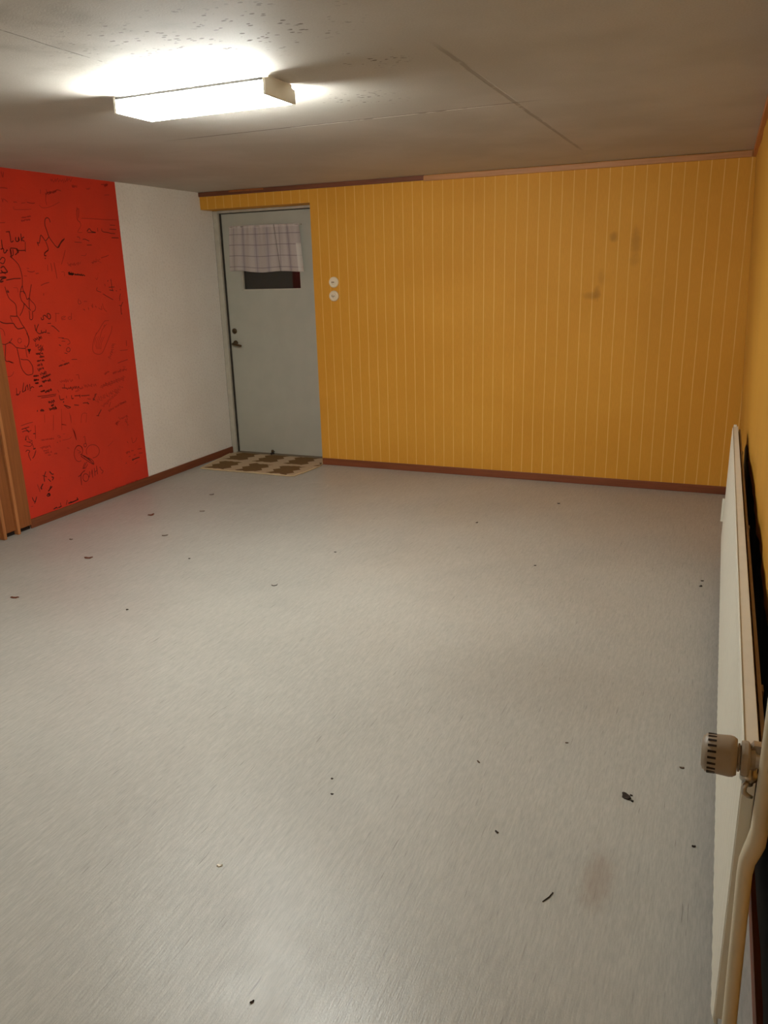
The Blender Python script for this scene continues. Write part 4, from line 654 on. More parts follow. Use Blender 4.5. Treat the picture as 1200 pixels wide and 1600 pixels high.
('faded_writing', 'ink_faint', [(5.0, [(-2014,2082),(-2006,2082),(-1993,2083),(-1982,2083),(-1973,2083),(-1966,2082),(-1961,2082)]), (5.0, [(-1988,2174),(-1986,2163),(-1985,2148),(-1982,2141),(-1979,2148),(-1974,2162),(-1972,2172)]), (3.6, [(-1606,2167),(-1604,2162),(-1601,2155),(-1598,2152),(-1595,2156),(-1593,2164),(-1591,2167),(-1588,2162),(-1584,2153),(-1580,2148),(-1573,2155),(-1566,2166),(-1561,2172),(-1561,2167),(-1562,2157),(-1562,2152),(-1556,2158),(-1547,2170),(-1540,2176),(-1539,2170),(-1540,2159),(-1539,2152),(-1534,2156),(-1527,2164),(-1522,2170)]), (3.6, [(-1520,2170),(-1518,2165),(-1516,2160),(-1513,2157),(-1509,2161),(-1504,2168),(-1500,2172),(-1496,2166),(-1493,2157),(-1491,2150)]), (3.6, [(-1486,2176),(-1484,2170),(-1482,2162),(-1478,2158),(-1471,2166),(-1462,2178),(-1457,2186),(-1457,2180),(-1460,2169),(-1460,2163),(-1455,2168),(-1447,2177),(-1440,2182),(-1437,2178),(-1435,2169),(-1432,2164),(-1426,2169),(-1419,2179),(-1414,2186)]), (5.0, [(-1930,2008),(-1904,2008)]), (3.6, [(-1870,2005),(-1839,2009)]), (5.8, [(-1825,2013),(-1816,2012),(-1803,2010),(-1791,2009),(-1780,2009),(-1770,2011),(-1763,2012)]), (3.6, [(-1885,1923),(-1884,1921),(-1882,1918),(-1880,1918),(-1879,1920),(-1878,1924),(-1877,1926),(-1875,1924),(-1873,1920),(-1871,1918),(-1871,1920),(-1871,1924),(-1870,1926),(-1869,1924),(-1867,1921),(-1866,1919),(-1864,1920),(-1863,1924),(-1862,1926),(-1861,1924),(-1860,1921),(-1859,1920),(-1858,1922),(-1857,1925),(-1855,1927),(-1854,1925),(-1852,1923),(-1851,1921),(-1849,1924),(-1847,1928),(-1846,1930)]), (3.6, [(-1840,1932),(-1840,1929),(-1839,1926),(-1837,1924),(-1836,1926),(-1834,1931),(-1832,1934),(-1831,1931),(-1830,1927),(-1830,1925),(-1828,1927),(-1826,1931),(-1825,1934),(-1824,1932),(-1823,1929),(-1822,1928),(-1821,1930),(-1819,1934),(-1818,1936),(-1817,1934),(-1816,1930),(-1815,1928),(-1813,1930),(-1811,1933),(-1810,1935)]), (4.3, [(-1892,1906),(-1890,1903),(-1888,1898),(-1886,1896),(-1886,1899),(-1885,1905),(-1884,1908),(-1883,1906),(-1880,1902),(-1878,1900),(-1876,1902),(-1873,1906),(-1871,1908),(-1870,1906),(-1870,1902),(-1869,1900),(-1867,1903),(-1864,1909),(-1862,1912),(-1860,1910),(-1858,1906),(-1857,1904)]), (4.3, [(-1852,1915),(-1851,1911),(-1849,1906),(-1847,1904),(-1846,1906),(-1844,1910),(-1843,1912),(-1842,1911),(-1840,1908),(-1838,1906),(-1837,1908),(-1835,1913),(-1834,1915),(-1831,1913),(-1828,1908),(-1826,1906),(-1825,1908),(-1825,1912),(-1824,1915),(-1822,1914),(-1820,1911),(-1819,1908)]), (5.0, [(-2055,1884),(-2018,1886)]), (4.3, [(-2014,2026),(-2013,2018),(-2012,2007),(-2010,2001),(-2009,2006),(-2007,2015),(-2002,2021),(-1993,2017),(-1981,2009),(-1973,2004)]), (3.6, [(-1701,2096),(-1706,2070)]), (4.3, [(-1659,2076),(-1662,2066),(-1666,2050),(-1669,2036),(-1669,2024),(-1667,2014),(-1666,2006)]), (5.0, [(-1666,2080),(-1664,2076),(-1661,2070),(-1658,2068),(-1655,2073),(-1651,2081),(-1648,2086),(-1647,2084),(-1647,2079),(-1646,2076),(-1644,2078),(-1642,2082),(-1640,2085),(-1636,2083),(-1632,2081),(-1629,2080),(-1628,2084),(-1627,2089),(-1625,2092),(-1623,2088),(-1621,2080),(-1619,2075),(-1617,2079),(-1616,2086),(-1615,2092)]), (5.0, [(-1610,2091),(-1606,2087),(-1601,2082),(-1597,2080),(-1596,2085),(-1596,2094),(-1595,2098),(-1593,2095),(-1589,2087),(-1586,2083),(-1585,2087),(-1584,2095),(-1582,2100),(-1580,2097),(-1577,2091),(-1574,2088),(-1572,2091),(-1570,2096),(-1569,2101)]), (5.8, [(-1592,2085),(-1585,2090),(-1575,2098),(-1564,2104),(-1551,2104),(-1537,2102),(-1527,2100)]), (2.9, [(-1729,2002),(-1724,1998),(-1716,1991),(-1704,1987),(-1686,1988),(-1662,1992),(-1637,1998),(-1608,2008),(-1577,2021),(-1554,2030)]), (2.9, [(-1931,1981),(-1936,1976),(-1940,1969),(-1930,1965),(-1891,1966),(-1837,1970),(-1798,1974)]), (4.3, [(-1654,2100),(-1651,2091),(-1647,2079),(-1642,2071),(-1634,2072),(-1626,2078),(-1620,2083)])]),
('faded_writing', 'ink_faint', [(5.8, [(-1403,2007),(-1407,1986),(-1413,1956),(-1414,1933),(-1408,1922),(-1398,1918),(-1391,1915)]), (5.0, [(-1413,1984),(-1405,1991),(-1394,2000),(-1388,2000),(-1390,1984),(-1397,1959),(-1402,1941)]), (3.6, [(-1373,1940),(-1352,1941),(-1322,1942),(-1290,1942),(-1257,1942),(-1222,1942),(-1182,1942),(-1130,1942),(-1073,1944),(-1031,1944)]), (3.6, [(-1410,1926),(-1402,1919),(-1390,1909),(-1386,1897),(-1398,1881),(-1417,1864),(-1427,1851),(-1418,1848),(-1398,1849),(-1384,1851)]), (6.5, [(-1117,2166),(-1114,2164),(-1109,2161),(-1106,2159),(-1107,2161),(-1109,2165),(-1110,2168),(-1107,2167),(-1102,2166),(-1098,2164),(-1098,2166),(-1100,2168),(-1101,2170),(-1097,2168),(-1092,2166),(-1089,2166),(-1090,2170),(-1093,2176),(-1095,2179),(-1091,2177),(-1085,2172),(-1081,2170),(-1080,2172),(-1082,2176),(-1082,2179)]), (8.6, [(-1421,2133),(-1403,2133)]), (3.6, [(-1423,2146),(-1423,2142),(-1423,2136),(-1422,2133),(-1419,2136),(-1414,2144),(-1412,2147),(-1412,2144),(-1414,2138),(-1414,2134),(-1411,2137),(-1406,2142),(-1402,2145),(-1401,2142),(-1401,2136),(-1400,2133),(-1397,2136),(-1393,2142),(-1390,2145),(-1390,2142),(-1391,2136),(-1391,2132)]), (3.6, [(-1378,2147),(-1380,2142),(-1383,2136),(-1384,2132),(-1384,2133),(-1382,2138),(-1380,2140),(-1380,2138),(-1381,2134),(-1381,2131)]), (6.5, [(-1146,2169),(-1081,2176)]), (4.3, [(-1124,2103),(-1076,2108)]), (2.9, [(-1294,2136),(-1292,2133),(-1289,2128),(-1287,2126),(-1284,2129),(-1282,2134),(-1280,2136),(-1278,2133),(-1276,2128),(-1274,2125),(-1273,2129),(-1272,2135),(-1270,2139),(-1268,2137),(-1266,2133),(-1264,2131),(-1261,2134),(-1258,2140),(-1256,2144)])]),
('marker_word', 'ink', [(6.5, [(-1339,1858),(-1332,1864),(-1322,1873),(-1313,1877),(-1308,1875),(-1303,1868),(-1299,1863),(-1294,1860),(-1289,1859),(-1283,1858),(-1274,1856),(-1263,1855),(-1256,1855)]), (5.0, [(-1334,1852),(-1256,1853)]), (5.0, [(-1193,1882),(-1194,1876),(-1193,1868),(-1188,1863),(-1174,1860),(-1156,1859),(-1139,1858),(-1129,1857),(-1121,1855),(-1111,1853),(-1095,1852),(-1076,1852),(-1063,1851)]), (4.3, [(-1233,1884),(-1234,1861)]), (4.3, [(-1107,1908),(-1053,1908)]), (5.0, [(-1115,1881),(-1046,1881)]), (5.8, [(-1104,1824),(-1032,1824)]), (5.0, [(-1387,1804),(-1384,1805),(-1378,1808),(-1370,1808),(-1357,1805),(-1340,1799),(-1328,1796)]), (5.0, [(-1355,1770),(-1310,1771)]), (3.6, [(-1466,1787),(-1402,1785)]), (3.6, [(-1438,1821),(-1432,1820),(-1424,1820),(-1417,1818),(-1415,1814),(-1414,1810),(-1414,1807)])]),
('faded_writing', 'ink_faint', [(3.6, [(-1554,1656),(-1552,1650),(-1548,1640),(-1545,1635),(-1542,1638),(-1539,1645),(-1536,1648),(-1534,1643),(-1532,1634),(-1530,1629),(-1529,1635),(-1528,1647),(-1526,1654),(-1522,1651),(-1518,1643),(-1514,1639),(-1511,1642),(-1510,1649),(-1508,1652),(-1505,1648),(-1502,1640),(-1500,1636),(-1498,1642),(-1496,1652),(-1494,1657),(-1492,1653),(-1490,1644),(-1487,1638),(-1482,1642),(-1477,1648),(-1472,1654)]), (3.6, [(-1466,1658),(-1466,1652),(-1464,1643),(-1463,1639),(-1460,1644),(-1458,1654),(-1455,1659),(-1452,1656),(-1448,1648),(-1444,1645),(-1441,1649),(-1438,1657),(-1436,1663)]), (2.9, [(-1334,1660),(-1330,1656),(-1324,1651),(-1320,1649),(-1321,1652),(-1324,1658),(-1325,1662),(-1322,1659),(-1317,1654),(-1313,1652),(-1312,1657),(-1313,1664),(-1312,1669),(-1307,1666),(-1300,1659),(-1295,1656),(-1296,1660),(-1299,1666),(-1300,1670),(-1296,1666),(-1290,1660),(-1285,1658),(-1284,1665),(-1286,1676),(-1286,1684)]), (2.9, [(-1277,1678),(-1273,1675),(-1266,1670),(-1261,1669),(-1259,1672),(-1257,1677),(-1256,1680),(-1252,1680),(-1249,1677),(-1247,1674)]), (5.8, [(-1234,1687),(-1223,1690),(-1209,1693),(-1194,1696),(-1180,1699),(-1167,1703),(-1157,1705)]), (3.6, [(-1620,1597),(-1613,1598),(-1604,1599),(-1597,1597),(-1596,1589),(-1596,1577),(-1597,1569)]), (5.0, [(-1560,1734),(-1567,1721),(-1576,1703),(-1586,1686),(-1595,1670),(-1604,1656),(-1610,1645)]), (2.9, [(-1326,1658),(-1313,1660),(-1293,1664),(-1275,1666),(-1261,1664),(-1248,1660),(-1239,1658)]), (3.6, [(-1421,1703),(-1411,1702),(-1397,1700),(-1385,1701),(-1378,1705),(-1374,1711),(-1370,1716)]), (5.8, [(-1902,1607),(-1894,1604),(-1883,1601),(-1872,1600),(-1861,1600),(-1851,1603),(-1844,1604)]), (6.5, [(-1838,1589),(-1814,1592)]), (3.6, [(-1903,1623),(-1886,1620)]), (6.5, [(-1810,1517),(-1803,1519),(-1793,1523),(-1781,1526),(-1766,1530),(-1749,1532),(-1737,1534)]), (5.8, [(-1797,1468),(-1800,1454)]), (3.6, [(-1934,1577),(-1912,1576)]), (2.9, [(-2030,1509),(-2022,1508),(-2010,1508),(-2001,1505),(-1999,1498),(-2000,1488),(-2002,1481)])]),
('thick_marker_word', 'ink_black', [(9.4, [(-1562,1590),(-1546,1596),(-1544,1578),(-1532,1596),(-1529,1572),(-1518,1592),(-1512,1580)]), (11.5, [(-1560,1584),(-1514,1582)]), (6.5, [(-1503,1587),(-1503,1575),(-1490,1584),(-1488,1574),(-1472,1586),(-1470,1574),(-1458,1582),(-1456,1572),(-1442,1582),(-1437,1571),(-1427,1577),(-1410,1570)]), (6.5, [(-1503,1580),(-1427,1574)])]),
('faded_writing', 'ink', [(5.8, [(-1164,1545),(-1163,1538),(-1162,1529),(-1162,1519),(-1162,1507),(-1162,1495),(-1162,1484),(-1159,1474),(-1155,1467),(-1152,1461)]), (5.0, [(-1199,1528),(-1191,1537)]), (5.0, [(-1193,1489),(-1134,1490)]), (6.5, [(-1190,1471),(-1155,1466)]), (3.6, [(-1231,1512),(-1227,1498)]), (4.3, [(-1308,1492),(-1312,1486),(-1318,1478),(-1318,1471),(-1306,1466),(-1289,1461),(-1276,1459)]), (5.0, [(-1259,1447),(-1249,1442),(-1234,1434),(-1218,1426),(-1198,1418),(-1178,1408),(-1163,1402)]), (7.2, [(-1080,1473),(-1074,1468)]), (4.3, [(-1125,1465),(-1113,1460)]), (5.0, [(-1079,1441),(-1083,1436),(-1089,1428),(-1093,1420),(-1095,1410),(-1095,1400),(-1095,1393)]), (5.8, [(-1066,1383),(-1074,1374),(-1085,1362),(-1093,1348),(-1095,1331),(-1095,1312),(-1095,1298)]), (4.3, [(-1110,1362),(-1084,1356)]), (7.2, [(-1093,1307),(-1092,1296)])]),
('faded_writing', 'ink_faint', [(5.0, [(-1498,1422),(-1501,1415),(-1506,1405),(-1508,1397),(-1507,1392),(-1503,1389),(-1498,1388),(-1491,1389),(-1483,1392),(-1479,1396),(-1481,1401),(-1486,1408),(-1490,1413)]), (4.3, [(-1453,1403),(-1423,1402)]), (6.5, [(-1469,1353),(-1452,1346)]), (5.8, [(-1418,1363),(-1418,1346)]), (5.0, [(-1385,1375),(-1383,1368),(-1379,1360),(-1376,1357),(-1375,1363),(-1375,1374),(-1375,1383)]), (6.5, [(-1349,1369),(-1342,1358)]), (5.0, [(-1320,1354),(-1312,1349),(-1300,1342),(-1291,1340),(-1290,1346),(-1291,1358),(-1293,1366)]), (4.3, [(-1277,1383),(-1276,1373),(-1275,1360),(-1271,1348),(-1262,1338),(-1251,1330),(-1243,1324)]), (3.6, [(-1311,1556),(-1310,1552),(-1308,1546),(-1304,1543),(-1299,1547),(-1293,1554),(-1289,1560)])]),
('marker_drawing', 'ink_faint', [(4.3, [(-1235,1262),(-1245,1263),(-1259,1264),(-1274,1262),(-1286,1256),(-1298,1246),(-1310,1236),(-1323,1224),(-1336,1211),(-1349,1199),(-1363,1188),(-1376,1178),(-1386,1171)]), (4.3, [(-1372,1188),(-1383,1173),(-1397,1153),(-1410,1134),(-1418,1116),(-1425,1098),(-1429,1083),(-1429,1071),(-1425,1061),(-1418,1053),(-1405,1046),(-1388,1042),(-1372,1039),(-1360,1040),(-1348,1043),(-1336,1050),(-1322,1063),(-1307,1081),(-1292,1099),(-1274,1120),(-1257,1143),(-1245,1158)]), (3.6, [(-1209,1224),(-1211,1214),(-1216,1200),(-1222,1185),(-1234,1170),(-1247,1154),(-1256,1143)]), (2.9, [(-1378,1159),(-1385,1149),(-1396,1134),(-1402,1119),(-1399,1103),(-1392,1088),(-1386,1077)]), (2.9, [(-1359,1158),(-1367,1147),(-1379,1132),(-1386,1117),(-1385,1102),(-1380,1086),(-1376,1076)]), (2.9, [(-1340,1156),(-1349,1146),(-1361,1131),(-1370,1116),(-1371,1101),(-1369,1086),(-1367,1075)]), (2.9, [(-1320,1155),(-1330,1144),(-1344,1129),(-1354,1114),(-1357,1099),(-1358,1084),(-1358,1074)]), (2.9, [(-1301,1153),(-1312,1143),(-1326,1128),(-1337,1113),(-1343,1098),(-1346,1083),(-1348,1073)]), (3.6, [(-1258,1241),(-1272,1232),(-1292,1220),(-1310,1205),(-1324,1186),(-1337,1165),(-1345,1150)]), (5.0, [(-1293,1226),(-1278,1238)])]),
('faded_writing', 'ink', [(3.6, [(-1698,1176),(-1683,1174),(-1661,1170),(-1644,1165),(-1635,1156),(-1631,1146),(-1631,1139),(-1637,1135),(-1649,1133),(-1657,1132)]), (3.6, [(-1702,1158),(-1672,1154)]), (4.3, [(-1638,1096),(-1640,1091),(-1643,1087),(-1648,1084),(-1654,1083),(-1660,1083),(-1665,1086),(-1669,1089),(-1671,1094),(-1671,1099),(-1669,1104),(-1665,1108),(-1660,1110),(-1654,1112),(-1649,1111),(-1644,1109),(-1640,1105),(-1638,1101),(-1638,1096)]), (5.0, [(-1692,1080),(-1668,1073)]), (3.6, [(-1727,1183),(-1679,1177)]), (5.8, [(-1730,1138),(-1714,1128)]), (4.3, [(-1638,1031),(-1588,1027)]), (4.3, [(-1758,1003),(-1757,1001),(-1755,998),(-1753,997),(-1752,999),(-1751,1002),(-1750,1004),(-1748,1003),(-1747,1000),(-1745,999),(-1745,1001),(-1745,1005),(-1744,1006),(-1742,1004),(-1739,999),(-1737,997),(-1736,1000),(-1736,1005),(-1735,1009),(-1734,1007),(-1732,1003),(-1730,1000),(-1730,1002),(-1729,1005),(-1728,1007),(-1726,1005),(-1723,1003),(-1722,1001),(-1721,1003),(-1721,1005),(-1721,1007)]), (4.3, [(-1715,1008),(-1714,1006),(-1711,1003),(-1709,1002),(-1708,1004),(-1708,1008),(-1707,1010),(-1705,1008),(-1703,1003),(-1702,1001),(-1702,1004),(-1702,1009),(-1702,1012),(-1700,1009),(-1698,1004),(-1695,1002),(-1694,1005),(-1694,1011),(-1693,1014),(-1691,1012),(-1688,1006),(-1686,1004),(-1686,1006),(-1685,1011),(-1685,1014),(-1683,1012),(-1681,1007),(-1680,1005),(-1678,1007),(-1678,1011),(-1677,1014)]), (4.3, [(-1674,1015),(-1673,1013),(-1671,1010),(-1669,1008),(-1668,1010),(-1668,1013),(-1667,1015),(-1666,1013),(-1664,1011),(-1663,1008)]), (2.2, [(-1726,1034),(-1702,1026)])]),
('faded_writing', 'ink_faint', [(3.6, [(-1194,1093),(-1207,1095),(-1223,1097),(-1232,1097),(-1227,1094),(-1216,1088),(-1210,1084),(-1218,1085),(-1232,1087),(-1240,1087),(-1235,1083),(-1224,1076),(-1219,1071),(-1225,1070),(-1236,1072),(-1244,1073)]), (3.6, [(-1220,1057),(-1228,1058),(-1239,1059),(-1246,1058),(-1243,1056),(-1237,1052),(-1234,1049),(-1241,1048),(-1251,1048),(-1256,1047),(-1250,1045),(-1240,1041),(-1234,1038),(-1242,1038),(-1255,1039),(-1263,1038),(-1260,1034),(-1252,1029),(-1246,1024)]), (3.6, [(-1246,1022),(-1254,1023),(-1263,1023),(-1269,1022),(-1267,1018),(-1261,1013),(-1260,1010),(-1269,1010),(-1282,1012),(-1289,1012),(-1283,1007),(-1270,1000),(-1260,994)]), (6.5, [(-1078,1110),(-1082,1071)]), (5.0, [(-1157,1045),(-1076,1042)]), (6.5, [(-1195,959),(-1181,961),(-1161,964),(-1142,966),(-1122,969),(-1102,971),(-1088,973)]), (4.3, [(-1348,900),(-1344,897),(-1338,893),(-1335,891),(-1335,894),(-1337,900),(-1338,903),(-1334,901),(-1329,897),(-1326,895),(-1327,899),(-1330,905),(-1332,908),(-1328,906),(-1323,902),(-1319,900),(-1318,903),(-1318,909),(-1317,912),(-1312,910),(-1307,906),(-1303,903),(-1303,906),(-1304,910),(-1305,913),(-1302,912),(-1297,909),(-1293,907)]), (4.3, [(-1260,898),(-1259,894),(-1257,889),(-1255,887),(-1253,890),(-1252,896),(-1250,900),(-1247,896),(-1244,890),(-1242,887),(-1241,892),(-1241,900),(-1240,904),(-1237,901),(-1234,894),(-1230,890),(-1228,893),(-1227,900),(-1226,904),(-1223,901),(-1221,896),(-1220,892)]), (4.3, [(-1210,904),(-1208,900),(-1205,895),(-1202,892),(-1201,894),(-1201,898),(-1200,901),(-1198,900),(-1194,896),(-1192,895),(-1190,898),(-1189,904),(-1187,906),(-1185,901),(-1182,893),(-1180,890),(-1180,897),(-1179,908),(-1178,914),(-1174,910),(-1170,901),(-1167,894)]), (4.3, [(-1162,910),(-1158,904),(-1153,897),(-1149,893),(-1149,897),(-1150,904),(-1150,908),(-1147,906),(-1142,900),(-1139,897),(-1139,902),(-1139,909),(-1138,913),(-1134,910),(-1129,904),(-1125,900),(-1124,901),(-1125,905),(-1124,906),(-1122,903),(-1118,898),(-1114,896),(-1112,898),(-1111,903),(-1110,907)]), (3.6, [(-1149,927),(-1120,921)])]),
('marker_writing', 'ink_faint', [(3.6, [(-1768,905),(-1765,900),(-1760,895),(-1755,892),(-1753,896),(-1751,902),(-1749,906),(-1747,904),(-1744,898),(-1742,895),(-1738,897),(-1735,902),(-1732,904),(-1731,900),(-1730,894),(-1729,891),(-1725,896),(-1720,905),(-1716,910),(-1715,903),(-1715,892),(-1714,886),(-1711,891),(-1707,900),(-1704,906),(-1702,901),(-1700,892),(-1697,888),(-1694,891),(-1691,899),(-1689,904)]), (3.6, [(-1679,908),(-1676,900),(-1672,890),(-1668,884),(-1665,888),(-1661,896),(-1658,900),(-1656,898),(-1654,892),(-1653,888)]), (4.3, [(-1617,924),(-1611,925),(-1602,925),(-1595,923),(-1593,916),(-1593,905),(-1593,897)]), (3.6, [(-1594,926),(-1591,892)]), (3.6, [(-1554,852),(-1552,846),(-1549,837),(-1546,832),(-1544,836),(-1541,844),(-1538,848),(-1535,842),(-1532,832),(-1528,827),(-1524,832),(-1520,843),(-1516,849),(-1513,846),(-1511,837),(-1509,832),(-1506,834),(-1503,839),(-1500,842),(-1498,838),(-1496,832),(-1493,829),(-1489,834),(-1486,843),(-1483,848),(-1482,842),(-1482,831),(-1482,823)]), (3.6, [(-1469,844),(-1467,838),(-1464,830),(-1460,826),(-1456,830),(-1452,838),(-1448,842),(-1445,838),(-1442,830),(-1440,824)]), (2.9, [(-1643,819),(-1641,816),(-1638,812),(-1636,810),(-1636,813),(-1637,819),(-1636,822),(-1632,819),(-1626,814),(-1622,811),(-1622,814),(-1623,819),(-1623,823),(-1622,821),(-1620,818),(-1618,817),(-1617,821),(-1617,827),(-1616,830),(-1613,827),(-1609,820),(-1606,815)]), (2.9, [(-1606,833),(-1601,830),(-1595,825),(-1591,823),(-1592,826),(-1596,832),(-1596,835),(-1593,832),(-1587,826),(-1583,823),(-1582,825),(-1584,830),(-1584,833),(-1581,831),(-1577,826),(-1574,824),(-1574,828),(-1576,835),(-1576,840),(-1573,838),(-1568,832),(-1564,828)]), (2.9, [(-1407,815),(-1396,810),(-1382,804),(-1374,801),(-1379,807),(-1390,817),(-1395,824),(-1388,821),(-1375,815),(-1366,812),(-1367,817),(-1373,825),(-1375,830),(-1369,828),(-1360,824),(-1353,820)]), (2.9, [(-1380,818),(-1372,816),(-1361,812),(-1354,812),(-1358,816),(-1365,823),(-1368,826),(-1361,823),(-1349,817),(-1341,814),(-1343,821),(-1348,832),(-1350,838),(-1343,835),(-1332,827),(-1323,821)]), (2.9, [(-1353,823),(-1343,817),(-1329,810),(-1322,808),(-1330,816),(-1344,829),(-1350,836),(-1340,831),(-1323,821),(-1311,816),(-1311,820),(-1315,828),(-1316,835),(-1312,836),(-1305,834),(-1300,833)]), (2.9, [(-1326,826),(-1314,820),(-1299,812),(-1290,808),(-1295,814),(-1306,825),(-1312,831),(-1304,828),(-1289,820),(-1280,817),(-1282,823),(-1289,834),(-1292,842),(-1287,842),(-1279,838),(-1272,835)]), (2.9, [(-1296,824),(-1288,821),(-1277,819),(-1271,819),(-1274,824),(-1282,832),(-1284,837),(-1277,834),(-1264,827),(-1256,824),(-1257,828),(-1263,835),(-1265,840),(-1258,840),(-1248,838),(-1240,835)]), (2.9, [(-1268,826),(-1261,824),(-1252,822),(-1246,822),(-1248,827),(-1253,834),(-1254,839),(-1246,836),(-1235,831),(-1228,829),(-1231,834),(-1237,843),(-1240,848),(-1233,846),(-1222,840),(-1214,835)]), (2.9, [(-1242,832),(-1234,828),(-1224,822),(-1218,821),(-1222,828),(-1231,840),(-1234,847),(-1228,844),(-1216,837),(-1208,833),(-1209,838),(-1214,846),(-1215,851),(-1206,848),(-1194,843),(-1185,839)]), (2.9, [(-1211,833),(-1205,831),(-1198,828),(-1193,828),(-1194,833),(-1199,841),(-1199,846),(-1191,843),(-1179,837),(-1171,834),(-1173,839),(-1180,848),(-1183,854),(-1178,853),(-1168,850),(-1162,847)]), (2.9, [(-1186,842),(-1176,836),(-1162,828),(-1153,825),(-1156,831),(-1164,841),(-1168,847),(-1164,846),(-1156,841),(-1151,839),(-1153,846),(-1157,856),(-1158,861),(-1152,859),(-1142,852),(-1134,847)]), (2.9, [(-1476,732),(-1464,724),(-1448,713),(-1437,707),(-1439,713),(-1447,724),(-1450,732),(-1443,732),(-1431,728),(-1424,728),(-1426,734),(-1432,744),(-1436,751)]), (2.9, [(-1435,730),(-1425,725),(-1411,718),(-1402,717),(-1405,727),(-1413,741),(-1416,750),(-1407,745),(-1393,735),(-1383,729),(-1382,735),(-1385,746),(-1388,755)]), (2.9, [(-1385,738),(-1379,735),(-1371,730),(-1366,730),(-1370,738),(-1377,750),(-1378,757),(-1366,751),(-1348,740),(-1336,734),(-1340,741),(-1350,755),(-1357,765)]), (2.9, [(-1351,746),(-1342,740),(-1330,733),(-1321,731),(-1322,739),(-1327,752),(-1327,760),(-1318,757),(-1304,749),(-1295,745),(-1296,752),(-1303,762),(-1309,770)]), (2.9, [(-1313,763),(-1305,757),(-1294,748),(-1286,745),(-1286,752),(-1290,764),(-1289,771),(-1280,767),(-1265,758),(-1256,754),(-1257,760),(-1263,771),(-1267,779)]), (2.9, [(-1275,764),(-1263,759),(-1246,752),(-1236,750),(-1241,758),(-1252,770),(-1256,777),(-1246,774),(-1229,767),(-1218,764),(-1218,769),(-1225,779),(-1230,786)]), (2.9, [(-1232,776),(-1222,771),(-1208,764),(-1200,762),(-1204,772),(-1212,787),(-1215,796),(-1205,792),(-1188,782),(-1176,776),(-1174,779),(-1177,785),(-1179,790)]), (2.9, [(-1416,684),(-1408,679),(-1397,673),(-1390,670),(-1390,674),(-1394,681),(-1395,686),(-1392,685),(-1387,682),(-1383,681),(-1384,685),(-1386,691),(-1386,695),(-1380,691),(-1372,685),(-1366,682),(-1368,686),(-1372,694),(-1373,698),(-1365,693),(-1353,685),(-1345,681),(-1348,686),(-1356,695),(-1362,702)]), (2.9, [(-1354,705),(-1349,700),(-1342,695),(-1337,693),(-1340,699),(-1346,707),(-1349,713),(-1345,711),(-1337,707),(-1332,704),(-1331,707),(-1332,713),(-1332,716),(-1326,712),(-1318,706),(-1313,703),(-1315,709),(-1320,718),(-1324,725)]), (2.9, [(-1315,723),(-1309,719),(-1302,713),(-1298,711),(-1299,717),(-1303,728),(-1304,733),(-1297,728),(-1287,719),(-1281,714),(-1285,720),(-1292,730),(-1294,737),(-1287,734),(-1275,728),(-1267,724),(-1268,729),(-1273,738),(-1276,744)]), (2.9, [(-1272,742),(-1266,737),(-1257,732),(-1251,730),(-1253,737),(-1258,747),(-1260,754),(-1252,750),(-1241,742),(-1234,738),(-1238,743),(-1246,752),(-1249,757),(-1243,756),(-1233,751),(-1225,747)]), (2.9, [(-1242,767),(-1235,762),(-1227,756),(-1222,752),(-1226,755),(-1233,760),(-1237,763),(-1232,760),(-1224,754),(-1218,750)]), (2.9, [(-1355,642),(-1351,636),(-1345,629),(-1341,626),(-1341,630),(-1344,638),(-1344,643),(-1340,640),(-1334,633),(-1330,630),(-1330,634),(-1331,642),(-1331,647),(-1327,644),(-1322,638),(-1318,635),(-1318,638),(-1321,643),(-1321,647),(-1317,644),(-1311,640),(-1307,638),(-1307,641),(-1308,647),(-1308,650),(-1305,646),(-1300,640),(-1297,637),(-1296,641),(-1297,649),(-1298,654)]), (2.9, [(-1285,654),(-1283,651),(-1279,647),(-1276,645),(-1276,648),(-1277,653),(-1276,656),(-1272,652),(-1265,646),(-1262,644),(-1263,648),(-1267,654),(-1268,659),(-1264,657),(-1258,653),(-1253,651),(-1252,653),(-1252,658),(-1252,660),(-1249,657),(-1245,652),(-1242,650),(-1243,655),(-1245,662),(-1245,666),(-1241,663),(-1235,658),(-1230,654)]), (2.9, [(-1227,663),(-1224,661),(-1221,658),(-1218,656),(-1218,659),(-1220,664),(-1219,666),(-1215,663),(-1208,658),(-1203,655),(-1204,659),(-1207,665),(-1208,669),(-1204,668),(-1198,664),(-1193,662),(-1192,664),(-1193,669),(-1193,672),(-1190,669),(-1186,664),(-1183,662),(-1183,665),(-1185,671),(-1184,675),(-1180,673),(-1174,669),(-1169,666)]), (2.9, [(-1171,681),(-1168,677),(-1164,672),(-1162,669),(-1162,671),(-1164,676),(-1164,678),(-1162,676),(-1158,671),(-1155,667)])]),
